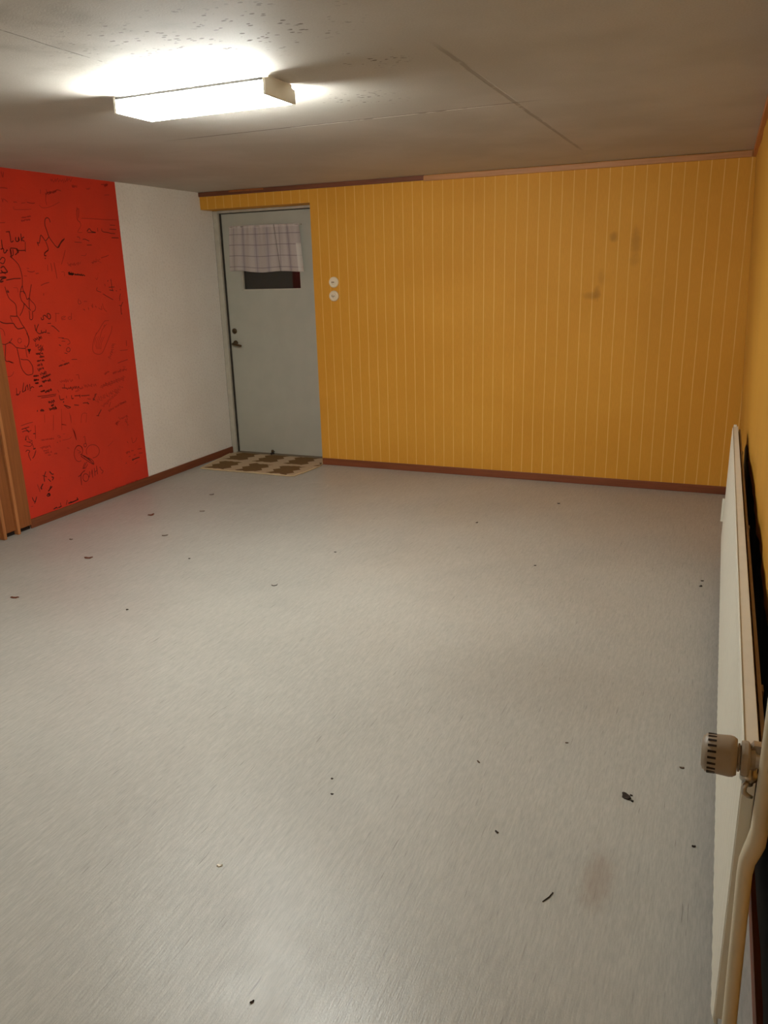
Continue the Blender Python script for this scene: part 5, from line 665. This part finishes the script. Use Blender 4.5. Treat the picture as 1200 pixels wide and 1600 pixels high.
('marker_writing', 'ink', [(5.8, [(-1757,856),(-1717,849)]), (4.3, [(-1734,878),(-1736,853)]), (4.3, [(-1717,852),(-1716,848),(-1714,842),(-1711,839),(-1708,841),(-1706,847),(-1703,850),(-1700,848),(-1697,844),(-1695,842),(-1692,843),(-1690,847),(-1687,848),(-1686,846),(-1684,842),(-1683,841),(-1682,845),(-1681,852),(-1679,854),(-1675,846),(-1671,834),(-1668,828),(-1665,832),(-1664,841),(-1662,848)]), (4.3, [(-1660,853),(-1658,847),(-1655,840),(-1652,836),(-1649,840),(-1646,848),(-1643,852),(-1641,847),(-1638,837),(-1636,832),(-1634,836),(-1632,846),(-1630,851),(-1626,846),(-1622,837),(-1619,831)]), (4.3, [(-1612,847),(-1613,843),(-1613,838),(-1613,835),(-1612,838),(-1610,844),(-1608,847),(-1606,844),(-1604,837),(-1602,832)]), (5.8, [(-1790,812),(-1790,803),(-1790,790),(-1786,781),(-1776,779),(-1762,780),(-1752,781)]), (4.3, [(-1730,798),(-1730,782)]), (5.8, [(-1683,796),(-1684,789),(-1685,780),(-1684,773),(-1680,771),(-1673,772),(-1668,773)]), (5.8, [(-1656,788),(-1608,783)]), (5.8, [(-1607,790),(-1608,768)]), (5.8, [(-1596,780),(-1586,778),(-1571,777),(-1557,775),(-1542,774),(-1528,773),(-1517,772)]), (3.6, [(-1541,751),(-1510,742)]), (10.1, [(-1765,764),(-1758,760)]), (6.5, [(-1763,740),(-1758,738),(-1749,736),(-1740,732),(-1728,727),(-1714,721),(-1705,717)]), (4.3, [(-1752,732),(-1747,726),(-1739,719),(-1731,714),(-1722,713),(-1714,714),(-1708,715)]), (6.5, [(-1671,728),(-1630,719)]), (5.8, [(-1589,727),(-1579,727),(-1566,726),(-1553,724),(-1544,721),(-1537,716),(-1532,713)]), (5.8, [(-1546,728),(-1539,712)]), (2.9, [(-1798,850),(-1789,830)]), (6.5, [(-1422,656),(-1429,649),(-1439,639),(-1448,631),(-1454,625),(-1460,620),(-1464,616)]), (4.3, [(-1477,621),(-1451,614)]), (3.6, [(-1493,734),(-1488,733),(-1482,732),(-1478,732),(-1482,734),(-1488,738),(-1491,741),(-1485,739),(-1475,735),(-1469,734),(-1474,737),(-1483,743),(-1488,747),(-1483,747),(-1475,746),(-1469,745),(-1470,747),(-1473,749),(-1475,751),(-1472,752),(-1467,752),(-1464,753),(-1466,755),(-1470,758),(-1471,760),(-1466,760),(-1460,758),(-1456,758),(-1459,761),(-1465,766),(-1470,769)]), (3.6, [(-1465,770),(-1461,769),(-1456,767),(-1452,766),(-1454,768),(-1458,771),(-1459,773),(-1456,772),(-1449,771),(-1445,770)])]),
('faded_writing', 'ink_faint', [(3.6, [(-1630,596),(-1628,611),(-1623,631),(-1617,647),(-1609,655),(-1598,658),(-1589,659),(-1579,657),(-1570,652),(-1564,648)]), (2.9, [(-1568,644),(-1584,593)]), (2.9, [(-1724,684),(-1718,612)]), (5.0, [(-1806,618),(-1770,607)]), (2.9, [(-1789,719),(-1812,582)]), (5.0, [(-1716,573),(-1713,565),(-1710,553),(-1706,542),(-1702,534),(-1699,527),(-1697,523)]), (5.0, [(-1232,669),(-1164,671)]), (5.0, [(-1319,693),(-1340,661)]), (5.0, [(-1299,533),(-1292,527),(-1283,520),(-1277,517),(-1280,523),(-1286,534),(-1288,540),(-1282,538),(-1272,532),(-1266,529),(-1267,533),(-1272,540),(-1273,545),(-1267,545),(-1258,542),(-1251,540)]), (3.6, [(-1257,574),(-1253,567),(-1247,558),(-1242,552),(-1239,555),(-1236,560),(-1233,563),(-1229,560),(-1224,555),(-1221,552),(-1220,555),(-1220,560),(-1218,563),(-1216,560),(-1212,554),(-1209,551),(-1208,555),(-1207,562),(-1205,566),(-1201,564),(-1196,560),(-1192,558),(-1190,561),(-1191,566),(-1191,570)]), (3.6, [(-1178,570),(-1178,566),(-1176,561),(-1174,559),(-1173,562),(-1171,569),(-1169,572),(-1164,567),(-1159,559),(-1156,554)]), (4.3, [(-1174,572),(-1166,534)]), (2.9, [(-1182,546),(-1186,544),(-1191,543),(-1193,541),(-1188,540),(-1180,538),(-1176,536),(-1183,534),(-1194,532),(-1199,529),(-1192,528),(-1180,528),(-1172,526),(-1176,524),(-1185,521),(-1190,520),(-1185,520),(-1176,520),(-1170,520),(-1172,518),(-1177,515),(-1181,513)]), (2.9, [(-1168,510),(-1171,508),(-1176,506),(-1178,504),(-1174,503),(-1167,502),(-1164,501),(-1167,498),(-1174,494),(-1178,491)]), (2.9, [(-1939,708),(-1947,656)]), (3.6, [(-1864,691),(-1885,594)]), (2.9, [(-1716,666),(-1718,624)]), (5.0, [(-1805,619),(-1768,604)]), (6.5, [(-1708,561),(-1705,550),(-1702,536),(-1699,522),(-1697,510),(-1696,500),(-1695,492)])]),
('marker_writing', 'ink_faint', [(4.3, [(-1856,543),(-1855,546),(-1852,550),(-1849,551),(-1842,547),(-1834,540),(-1830,536),(-1835,535),(-1844,536),(-1851,537)]), (6.5, [(-1869,508),(-1861,504)]), (5.0, [(-1844,513),(-1836,507)]), (2.9, [(-1996,554),(-1995,551),(-1993,546),(-1992,543),(-1990,544),(-1988,548),(-1987,550),(-1986,548),(-1985,544),(-1985,542),(-1984,544),(-1983,548),(-1982,550),(-1980,548),(-1979,544),(-1978,542),(-1976,544),(-1975,546),(-1973,548),(-1972,546),(-1970,543),(-1969,541)]), (2.9, [(-1964,552),(-1963,548),(-1962,544),(-1960,541),(-1958,542),(-1956,545),(-1955,546),(-1954,545),(-1954,542),(-1953,541),(-1952,543),(-1950,547),(-1948,549),(-1946,546),(-1945,541),(-1944,538),(-1942,541),(-1942,546),(-1941,548),(-1940,546),(-1939,543),(-1938,540)]), (2.9, [(-1930,548),(-1929,544),(-1928,539),(-1927,537),(-1926,538),(-1924,542),(-1923,544),(-1922,542),(-1920,539),(-1919,538),(-1918,540),(-1917,543),(-1916,545),(-1915,542),(-1915,537),(-1914,535),(-1912,538),(-1911,543),(-1909,546),(-1908,544),(-1906,539),(-1905,537),(-1904,538),(-1903,541),(-1903,543)]), (2.9, [(-1896,543),(-1896,540),(-1896,536),(-1895,534),(-1894,536),(-1894,539),(-1893,541),(-1892,540),(-1892,537),(-1892,534)]), (3.6, [(-1820,512),(-1802,511),(-1778,510),(-1758,510),(-1748,512),(-1741,516),(-1738,520)]), (2.9, [(-2015,504),(-2013,501),(-2011,498),(-2009,496),(-2007,498),(-2005,502),(-2003,503),(-2001,497),(-1999,489),(-1997,485),(-1996,491),(-1995,500),(-1994,506),(-1992,504),(-1990,497),(-1988,494),(-1987,497),(-1986,503),(-1984,506),(-1982,503),(-1980,496),(-1978,491)]), (2.9, [(-1977,506),(-1974,499),(-1971,490),(-1968,486),(-1967,490),(-1967,500),(-1966,505),(-1964,501),(-1961,493),(-1958,489),(-1957,493),(-1956,500),(-1955,504),(-1954,500),(-1953,493),(-1952,489),(-1950,492),(-1948,497),(-1947,502)]), (2.9, [(-1942,501),(-1940,498),(-1937,494),(-1935,492),(-1935,495),(-1935,501),(-1935,503),(-1933,498),(-1930,489),(-1927,482)]), (3.6, [(-1985,464),(-1984,461),(-1982,457),(-1981,454),(-1979,457),(-1976,461),(-1974,464),(-1973,460),(-1972,455),(-1970,452),(-1968,455),(-1967,462),(-1965,465),(-1962,462),(-1960,456),(-1958,453),(-1956,456),(-1954,463),(-1953,466),(-1952,462),(-1951,455),(-1951,449)]), (3.6, [(-1942,459),(-1940,456),(-1937,453),(-1934,452),(-1932,454),(-1931,459),(-1929,462),(-1928,458),(-1927,452),(-1926,448)]), (5.8, [(-1960,440),(-1937,437)]), (6.5, [(-1907,437),(-1900,437),(-1890,437),(-1883,437),(-1883,435),(-1887,433),(-1890,431)]), (2.9, [(-1993,479),(-1992,476),(-1990,472),(-1988,470),(-1988,472),(-1988,476),(-1988,479),(-1987,477),(-1985,473),(-1983,471),(-1982,473),(-1981,477),(-1980,479),(-1978,476),(-1976,471),(-1974,469),(-1972,471),(-1971,475),(-1970,477),(-1969,475),(-1967,471),(-1966,469),(-1965,472),(-1963,475),(-1962,478)]), (2.9, [(-1958,475),(-1957,474),(-1955,471),(-1953,471),(-1953,473),(-1953,477),(-1953,479),(-1952,477),(-1951,473),(-1950,470)]), (5.0, [(-1788,454),(-1770,446)]), (3.6, [(-1806,552),(-1788,550)])]),
('marker_word', 'ink', [(3.6, [(-2141,669),(-2128,670),(-2111,672),(-2096,674),(-2085,674),(-2076,675),(-2068,675),(-2058,675),(-2049,675),(-2043,675)]), (5.8, [(-2140,646),(-2078,651)]), (5.0, [(-2138,629),(-2129,630),(-2116,632),(-2104,631),(-2096,627),(-2090,621),(-2085,616)]), (4.3, [(-2112,648),(-2104,640),(-2094,630),(-2084,623),(-2076,623),(-2070,626),(-2066,628)]), (6.5, [(-2111,599),(-2115,592),(-2120,582),(-2124,575),(-2122,574),(-2118,575),(-2115,576)]), (3.6, [(-2100,599),(-2099,592),(-2098,581),(-2094,572),(-2085,566),(-2074,561),(-2069,558),(-2077,556),(-2092,556),(-2103,556)]), (6.5, [(-2055,602),(-2038,599)]), (2.9, [(-2028,652),(-2042,566)]), (3.6, [(-2144,542),(-2130,537),(-2109,530),(-2092,527),(-2082,532),(-2075,542),(-2071,549)]), (8.6, [(-2074,505),(-2054,505)]), (5.0, [(-2136,500),(-2132,503),(-2126,507),(-2121,508),(-2114,506),(-2107,502),(-2103,498),(-2106,493),(-2113,489),(-2117,483),(-2117,476),(-2116,468),(-2114,460),(-2111,451),(-2109,442),(-2107,436)]), (5.8, [(-2054,492),(-2059,483),(-2067,470),(-2074,460),(-2081,454),(-2086,450),(-2091,448)]), (3.6, [(-2118,563),(-2106,558),(-2090,550),(-2078,542),(-2072,532),(-2070,521),(-2069,513)])]),
('flower_drawing', 'ink', [(3.6, [(-1679,340),(-1690,337),(-1702,338),(-1712,342),(-1721,350),(-1728,360),(-1733,373),(-1735,387),(-1733,401),(-1729,415),(-1723,427),(-1714,437),(-1704,444),(-1692,447),(-1681,447),(-1670,443),(-1661,435),(-1654,424),(-1649,412)]), (4.3, [(-1722,427),(-1715,434),(-1704,444),(-1692,449),(-1680,447),(-1667,441),(-1657,433),(-1652,423),(-1651,411),(-1652,401),(-1656,393),(-1662,386),(-1667,381)]), (3.6, [(-1616,370),(-1620,383),(-1619,397),(-1613,409),(-1602,418),(-1588,425),(-1571,428),(-1553,427),(-1535,422),(-1519,414),(-1506,403),(-1498,390),(-1494,376),(-1496,362),(-1503,350),(-1515,341),(-1530,335),(-1548,333),(-1566,335)]), (4.3, [(-1609,435),(-1610,431),(-1613,428),(-1617,426),(-1622,425),(-1626,426),(-1630,428),(-1633,432),(-1634,436),(-1634,440),(-1633,444),(-1630,447),(-1626,449),(-1622,450),(-1617,449),(-1613,446),(-1610,443),(-1609,439),(-1609,435)]), (2.9, [(-1630,493),(-1626,496),(-1619,499),(-1614,498),(-1614,490),(-1615,478),(-1616,467),(-1615,459),(-1613,452),(-1612,447)]), (5.0, [(-1678,384),(-1662,375),(-1640,363),(-1619,348),(-1599,328),(-1580,306),(-1567,290)]), (5.0, [(-1676,372),(-1665,362),(-1648,348),(-1630,333),(-1608,316),(-1584,297),(-1567,287),(-1562,290),(-1564,302),(-1570,314),(-1583,326),(-1599,338),(-1612,346)]), (4.3, [(-1660,374),(-1586,312)]), (4.3, [(-1624,320),(-1629,317),(-1635,313),(-1642,307),(-1649,298),(-1656,287),(-1663,280),(-1668,280),(-1674,283),(-1677,286)]), (4.3, [(-1644,319),(-1652,311),(-1663,299),(-1669,290),(-1665,284),(-1656,280),(-1647,279),(-1639,286),(-1630,295),(-1624,303)]), (2.9, [(-1704,423),(-1694,416),(-1679,406),(-1671,399),(-1675,397),(-1686,398),(-1694,398)])]),
('name_writing', 'ink', [(5.0, [(-1725,235),(-1718,237),(-1709,240),(-1700,243),(-1694,247),(-1689,252),(-1683,256),(-1674,259),(-1665,260),(-1658,262)]), (5.0, [(-1699,251),(-1700,239),(-1702,222),(-1704,206),(-1704,192),(-1705,178),(-1705,169)]), (4.3, [(-1631,206),(-1635,197),(-1641,190),(-1649,186),(-1659,185),(-1668,187),(-1676,193),(-1682,200),(-1685,210),(-1685,219),(-1682,228),(-1676,235),(-1667,239),(-1658,240),(-1649,238),(-1641,232),(-1634,225),(-1631,215),(-1631,206)]), (5.0, [(-1626,205),(-1614,248),(-1603,222),(-1589,254),(-1592,196)]), (5.0, [(-1564,260),(-1569,202)]), (5.0, [(-1542,270),(-1542,208)]), (4.3, [(-1568,232),(-1541,237)]), (4.3, [(-1514,251),(-1513,252),(-1511,254),(-1509,253),(-1507,248),(-1504,240),(-1501,233),(-1494,228),(-1487,222),(-1483,217),(-1487,212),(-1496,207),(-1502,204)])]),
('faded_writing', 'ink_faint', [(3.6, [(-1670,264),(-1650,266)]), (5.8, [(-1198,378),(-1191,367)]), (4.3, [(-1146,398),(-1145,385),(-1144,368),(-1140,356),(-1130,355),(-1117,360),(-1106,365),(-1099,372),(-1093,381),(-1089,386)]), (4.3, [(-1227,302),(-1223,297),(-1219,290),(-1215,287),(-1214,292),(-1214,300),(-1214,305),(-1213,302),(-1211,295),(-1209,291),(-1207,295),(-1206,301),(-1204,305),(-1200,302),(-1196,295),(-1193,292),(-1192,295),(-1191,302),(-1190,305),(-1188,302),(-1184,295),(-1182,290)]), (6.5, [(-1168,301),(-1141,297)]), (6.5, [(-1095,298),(-1050,294)]), (5.8, [(-1201,262),(-1183,264)]), (6.5, [(-1147,262),(-1124,262)]), (5.8, [(-1087,265),(-1047,259)]), (5.8, [(-1244,219),(-1230,222)]), (2.9, [(-1403,383),(-1390,389),(-1372,397),(-1358,404),(-1351,408),(-1349,411),(-1347,414)]), (5.0, [(-1703,552),(-1702,543),(-1702,530),(-1702,518),(-1700,507),(-1697,496),(-1696,489)]), (3.6, [(-1146,194),(-1112,205)]), (6.5, [(-1292,534),(-1280,526)]), (2.9, [(-1388,70),(-1385,66),(-1381,60),(-1378,57),(-1378,60),(-1379,66),(-1378,69),(-1376,66),(-1372,59),(-1369,56),(-1368,59),(-1367,66),(-1366,69),(-1365,67),(-1363,62),(-1362,58),(-1360,60),(-1359,64),(-1358,67)]), (2.9, [(-1349,69),(-1348,66),(-1346,61),(-1344,58),(-1342,59),(-1340,62),(-1338,63),(-1337,60),(-1335,56),(-1334,54),(-1332,56),(-1331,61),(-1329,63),(-1327,60),(-1325,56),(-1323,53),(-1323,57),(-1322,63),(-1321,66),(-1319,63),(-1316,57),(-1314,54),(-1312,55),(-1311,59),(-1310,61),(-1307,59),(-1304,54),(-1302,52),(-1302,54),(-1302,58),(-1303,62)]), (2.9, [(-1297,64),(-1296,60),(-1293,55),(-1291,53),(-1290,55),(-1290,60),(-1288,62),(-1286,60),(-1282,56),(-1280,53)]), (2.9, [(-1269,70),(-1267,66),(-1263,61),(-1260,58),(-1260,61),(-1260,66),(-1259,68),(-1256,65),(-1252,59),(-1249,56),(-1249,59),(-1250,64),(-1251,68),(-1249,66),(-1246,61),(-1244,59),(-1242,62),(-1240,66),(-1238,69),(-1237,65),(-1235,59),(-1233,57),(-1232,60),(-1232,67),(-1231,71),(-1229,69),(-1226,64),(-1224,60)]), (2.9, [(-1222,66),(-1219,63),(-1214,59),(-1211,57),(-1211,61),(-1212,66),(-1212,69),(-1210,67),(-1207,62),(-1204,59),(-1203,62),(-1203,68),(-1202,71),(-1199,67),(-1196,61),(-1194,57),(-1193,60),(-1193,64),(-1192,67),(-1190,66),(-1187,63),(-1185,62),(-1184,63),(-1184,67),(-1183,69)]), (2.9, [(-1173,71),(-1171,67),(-1168,62),(-1165,60),(-1164,62),(-1164,66),(-1162,69),(-1160,66),(-1157,62),(-1154,60),(-1154,63),(-1155,68),(-1154,70),(-1152,68),(-1148,64),(-1145,62),(-1145,64),(-1146,68),(-1145,70),(-1142,68),(-1137,62),(-1133,58)]), (3.6, [(-1146,62),(-1132,59),(-1112,56),(-1092,54),(-1071,55),(-1049,58),(-1034,59)])]),
('marker_writing', 'ink_black', [(7.2, [(-1171,230),(-1159,231),(-1142,232),(-1125,233),(-1110,233),(-1094,233),(-1084,233)]), (4.3, [(-1160,240),(-1159,221)])]),
('marker_word', 'ink_black', [(6.5, [(-1969,331),(-1964,324),(-1957,314),(-1950,307),(-1945,306),(-1941,306),(-1938,307)]), (6.5, [(-1959,291),(-1954,289),(-1947,286),(-1943,282),(-1946,277),(-1953,271),(-1958,267)]), (5.0, [(-1990,284),(-1971,261)]), (5.8, [(-2000,338),(-2006,330),(-2015,318),(-2021,306),(-2023,294),(-2022,282),(-2022,274)]), (4.3, [(-2031,318),(-1999,301)]), (7.9, [(-2038,264),(-2045,258),(-2054,249),(-2060,242),(-2060,237),(-2056,233),(-2054,231)]), (6.5, [(-1976,234),(-1981,227),(-1987,218),(-1993,210),(-1999,206),(-2006,204),(-2006,204),(-1995,210),(-1978,220),(-1966,227)]), (7.2, [(-2023,176),(-2018,181),(-2010,187),(-2003,189),(-1998,186),(-1994,178),(-1994,173),(-2001,172),(-2011,172),(-2018,172)]), (2.9, [(-2086,271),(-2083,260),(-2079,245),(-2076,232),(-2075,225),(-2074,220),(-2074,217)]), (5.8, [(-2008,191),(-1998,169)]), (5.8, [(-2107,194),(-2110,187),(-2115,178),(-2120,170),(-2125,163),(-2129,158),(-2132,154)]), (5.0, [(-2143,199),(-2141,191),(-2138,180),(-2134,171),(-2129,167),(-2123,166),(-2118,165)]), (2.2, [(-2163,140),(-2146,140)])]),
('marker_word', 'ink_black', [(7.2, [(-1984,73),(-1976,74),(-1967,77),(-1958,78),(-1954,76),(-1952,73),(-1951,71)]), (6.5, [(-1941,73),(-1936,72),(-1929,72),(-1923,72),(-1918,74),(-1915,75),(-1913,77)]), (4.3, [(-1918,100),(-1916,70)]), (4.3, [(-1855,102),(-1870,72)]), (7.9, [(-1849,78),(-1842,77),(-1832,77),(-1823,76),(-1816,76),(-1808,76),(-1800,76),(-1790,77),(-1779,78),(-1770,79),(-1763,79),(-1758,78),(-1755,78)]), (7.2, [(-1766,96),(-1758,79)]), (5.8, [(-1829,84),(-1812,73)])])
]
for name, ink, st in GRAFFITI: strokes(name, ink, st)

# ================================================================ THINGS LYING ON THE FLOOR
rnd = random.Random(5)
def debris(kind, x, y, L, W, ang, mat, label, cat, group=None, hgt=0.004):
    bm = NB(); n = 14; top = []; bot = []
    for k in range(n):
        a_ = 2*PI*k/n; rr = 1 + rnd.uniform(-0.22, 0.22)
        px_, py_ = L/2*math.cos(a_)*rr, W/2*math.sin(a_)*rr
        X = px_*math.cos(ang) - py_*math.sin(ang); Y = px_*math.sin(ang) + py_*math.cos(ang)
        curl = hgt*(abs(math.cos(a_))**2)*rnd.uniform(0.5, 1.0)
        bot.append(bm.verts.new((X, Y, 0.0003 + curl*0.6))); top.append(bm.verts.new((X*0.86, Y*0.86, 0.0012 + hgt*0.35 + curl)))
    ct = bm.verts.new((0, 0, hgt*0.55)); cb = bm.verts.new((0, 0, 0.0002))
    for k in range(n):
        k2 = (k+1) % n
        bm.faces.new((bot[k], bot[k2], top[k2], top[k])); bm.faces.new((top[k], top[k2], ct)); bm.faces.new((bot[k2], bot[k], cb))
    o = link(kind, bm, mat); o.location = (x, y, 0.0)
    tag(o, label, cat, group); return o
LV = 'dry leaves scattered on the left of the floor'; DT = 'crumbs of dirt on the floor'
debris('dead_leaf', 0.575, -1.692, 0.045, 0.030, 0.9, 'leaf', 'dry brown leaf nearest the foot of the white wall', 'leaf', LV, 0.007)
debris('dead_leaf', 0.786, -2.512, 0.050, 0.024, 0.35, 'leaf', 'curled reddish-brown leaf out on the floor in front of the wooden casing', 'leaf', LV, 0.006)
debris('dead_leaf', 0.855, -3.107, 0.042, 0.018, 0.3, 'leaf', 'thin brown leaf closest to the left edge of the floor', 'leaf', LV, 0.005)
debris('dead_leaf', 0.954, -2.026, 0.040, 0.016, 0.6, 'pale_crumb', 'small pale brown leaf scrap right of the largest dry leaf', 'leaf', LV, 0.004)
debris('dead_leaf', 0.433, -2.280, 0.022, 0.016, 0.2, 'pale_crumb', 'tiny leaf scrap below the lowest red writing, near the baseboard', 'leaf', LV, 0.003)
debris('dead_leaf', 0.671, -1.120, 0.034, 0.016, 0.8, 'pale_crumb', 'farthest small leaf scrap, just in front of the mat on the left', 'leaf', LV, 0.004)
debris('dead_leaf', 0.860, -1.504, 0.034, 0.012, 0.5, 'pale_crumb', 'thin leaf scrap lying below the mat and right of the dry leaf', 'leaf', LV, 0.003)
debris('dirt_crumb', 1.359, -2.326, 0.014, 0.010, 0.5, 'crumb', 'tiny dark crumb in the left middle of the floor below the leaf scraps', 'dirt', DT, 0.003)
debris('dirt_crumb', 1.514, -3.032, 0.012, 0.012, 0.0, 'crumb', 'round dark crumb on the left floor right of the thin brown leaf', 'dirt', DT, 0.003)
# a bent hair of dirt
bm = NB(); tube(bm, [(0.010, 0.012, 0.002), (0.014, 0.0, 0.002), (0.008, -0.012, 0.002), (-0.004, -0.014, 0.002), (-0.012, -0.008, 0.002)], 0.0018, 8)
o = link('bent_thread', bm, 'crumb'); o.location = (2.031, -2.511, 0); tag(o, 'small hook-shaped dark thread on the middle of the floor', 'thread')
debris('dirt_crumb', 2.107, -1.956, 0.014, 0.010, 0.3, 'crumb', 'dark crumb on the floor beyond the hook-shaped thread', 'dirt', DT, 0.003)
debris('dirt_crumb', 2.715, -1.165, 0.016, 0.012, 0.9, 'crumb', 'dark crumb on the floor below the middle of the yellow wall', 'dirt', DT, 0.004)
debris('dirt_crumb', 3.117, -0.578, 0.022, 0.012, 0.3, 'crumb', 'dark crumb closest to the baseboard of the yellow wall', 'dirt', DT, 0.004)
debris('dirt_crumb', 3.232, -1.798, 0.012, 0.008, 0.3, 'crumb', 'faint crumb right of centre, nearer than the two below the yellow wall', 'dirt', DT, 0.003)
debris('dirt_crumb', 4.070, -1.739, 0.018, 0.010, 0.3, 'crumb', 'farther crumb of the pair beside the far half of the radiator', 'dirt', DT, 0.003)
debris('dirt_crumb', 4.066, -1.815, 0.022, 0.014, 1.3, 'crumb', 'nearer crumb of the pair beside the far half of the radiator', 'dirt', DT, 0.003)
debris('crushed_leaf', 3.928, -3.640, 0.036, 0.022, -0.75, 'crumb', 'largest black crushed leaf on the right of the floor near the valve', 'leaf', None, 0.006)
debris('dirt_crumb', 3.941, -3.628, 0.010, 0.007, -0.3, 'crumb', 'black crumb just behind the crushed black leaf', 'dirt', DT, 0.003)
debris('dirt_crumb', 3.947, -3.655, 0.008, 0.008, 0.7, 'crumb', 'black crumb just in front of the crushed black leaf', 'dirt', DT, 0.003)
debris('dirt_crumb', 3.606, -3.933, 0.014, 0.007, -0.6, 'crumb', 'black crumb left of and nearer than the crushed black leaf', 'dirt', DT, 0.003)
debris('dirt_crumb', 3.462, -3.628, 0.016, 0.006, -0.7, 'pale_crumb', 'thin brown crumb left of the crushed black leaf', 'dirt', DT, 0.003)
debris('dirt_crumb', 3.708, -3.417, 0.012, 0.005, 0.4, 'pale_crumb', 'thin brown crumb beyond the crushed black leaf, to its left', 'dirt', DT, 0.002)
debris('dirt_crumb', 3.054, -3.879, 0.008, 0.006, 0.2, 'crumb', 'farther dot of dirt of the two on the middle of the near floor', 'dirt', DT, 0.002)
debris('dirt_crumb', 3.089, -3.949, 0.010, 0.006, 0.2, 'crumb', 'nearer dot of dirt of the two on the middle of the near floor', 'dirt', DT, 0.002)
debris('dirt_crumb', 3.253, -4.667, 0.010, 0.006, 1.0, 'crumb', 'black crumb nearest the viewer at the bottom of the floor', 'dirt', DT, 0.003)
debris('dirt_crumb', 4.073, -3.428, 0.016, 0.008, 0.1, 'pale_crumb', 'brown crumb on the floor left of the valve head', 'dirt', DT, 0.003)
debris('dirt_crumb', 4.125, -3.795, 0.010, 0.007, 0.1, 'crumb', 'small crumb tight against the lower edge of the near radiator end', 'dirt', DT, 0.003)
bm = NB(); tube(bm, [(-0.012, -0.020, 0.0015), (0.0, 0.002, 0.0015), (0.006, 0.020, 0.0015)], 0.0016, 8)
o = link('dark_splinter', bm, 'crumb'); o.location = (3.796, -4.125, 0); tag(o, 'thin dark splinter on the near floor left of the radiator', 'splinter')
debris('paint_chip', 2.942, -4.337, 0.016, 0.010, 0.4, 'patch', 'tiny white chip on the near left floor, left of the two dots of dirt', 'chip', None, 0.003)
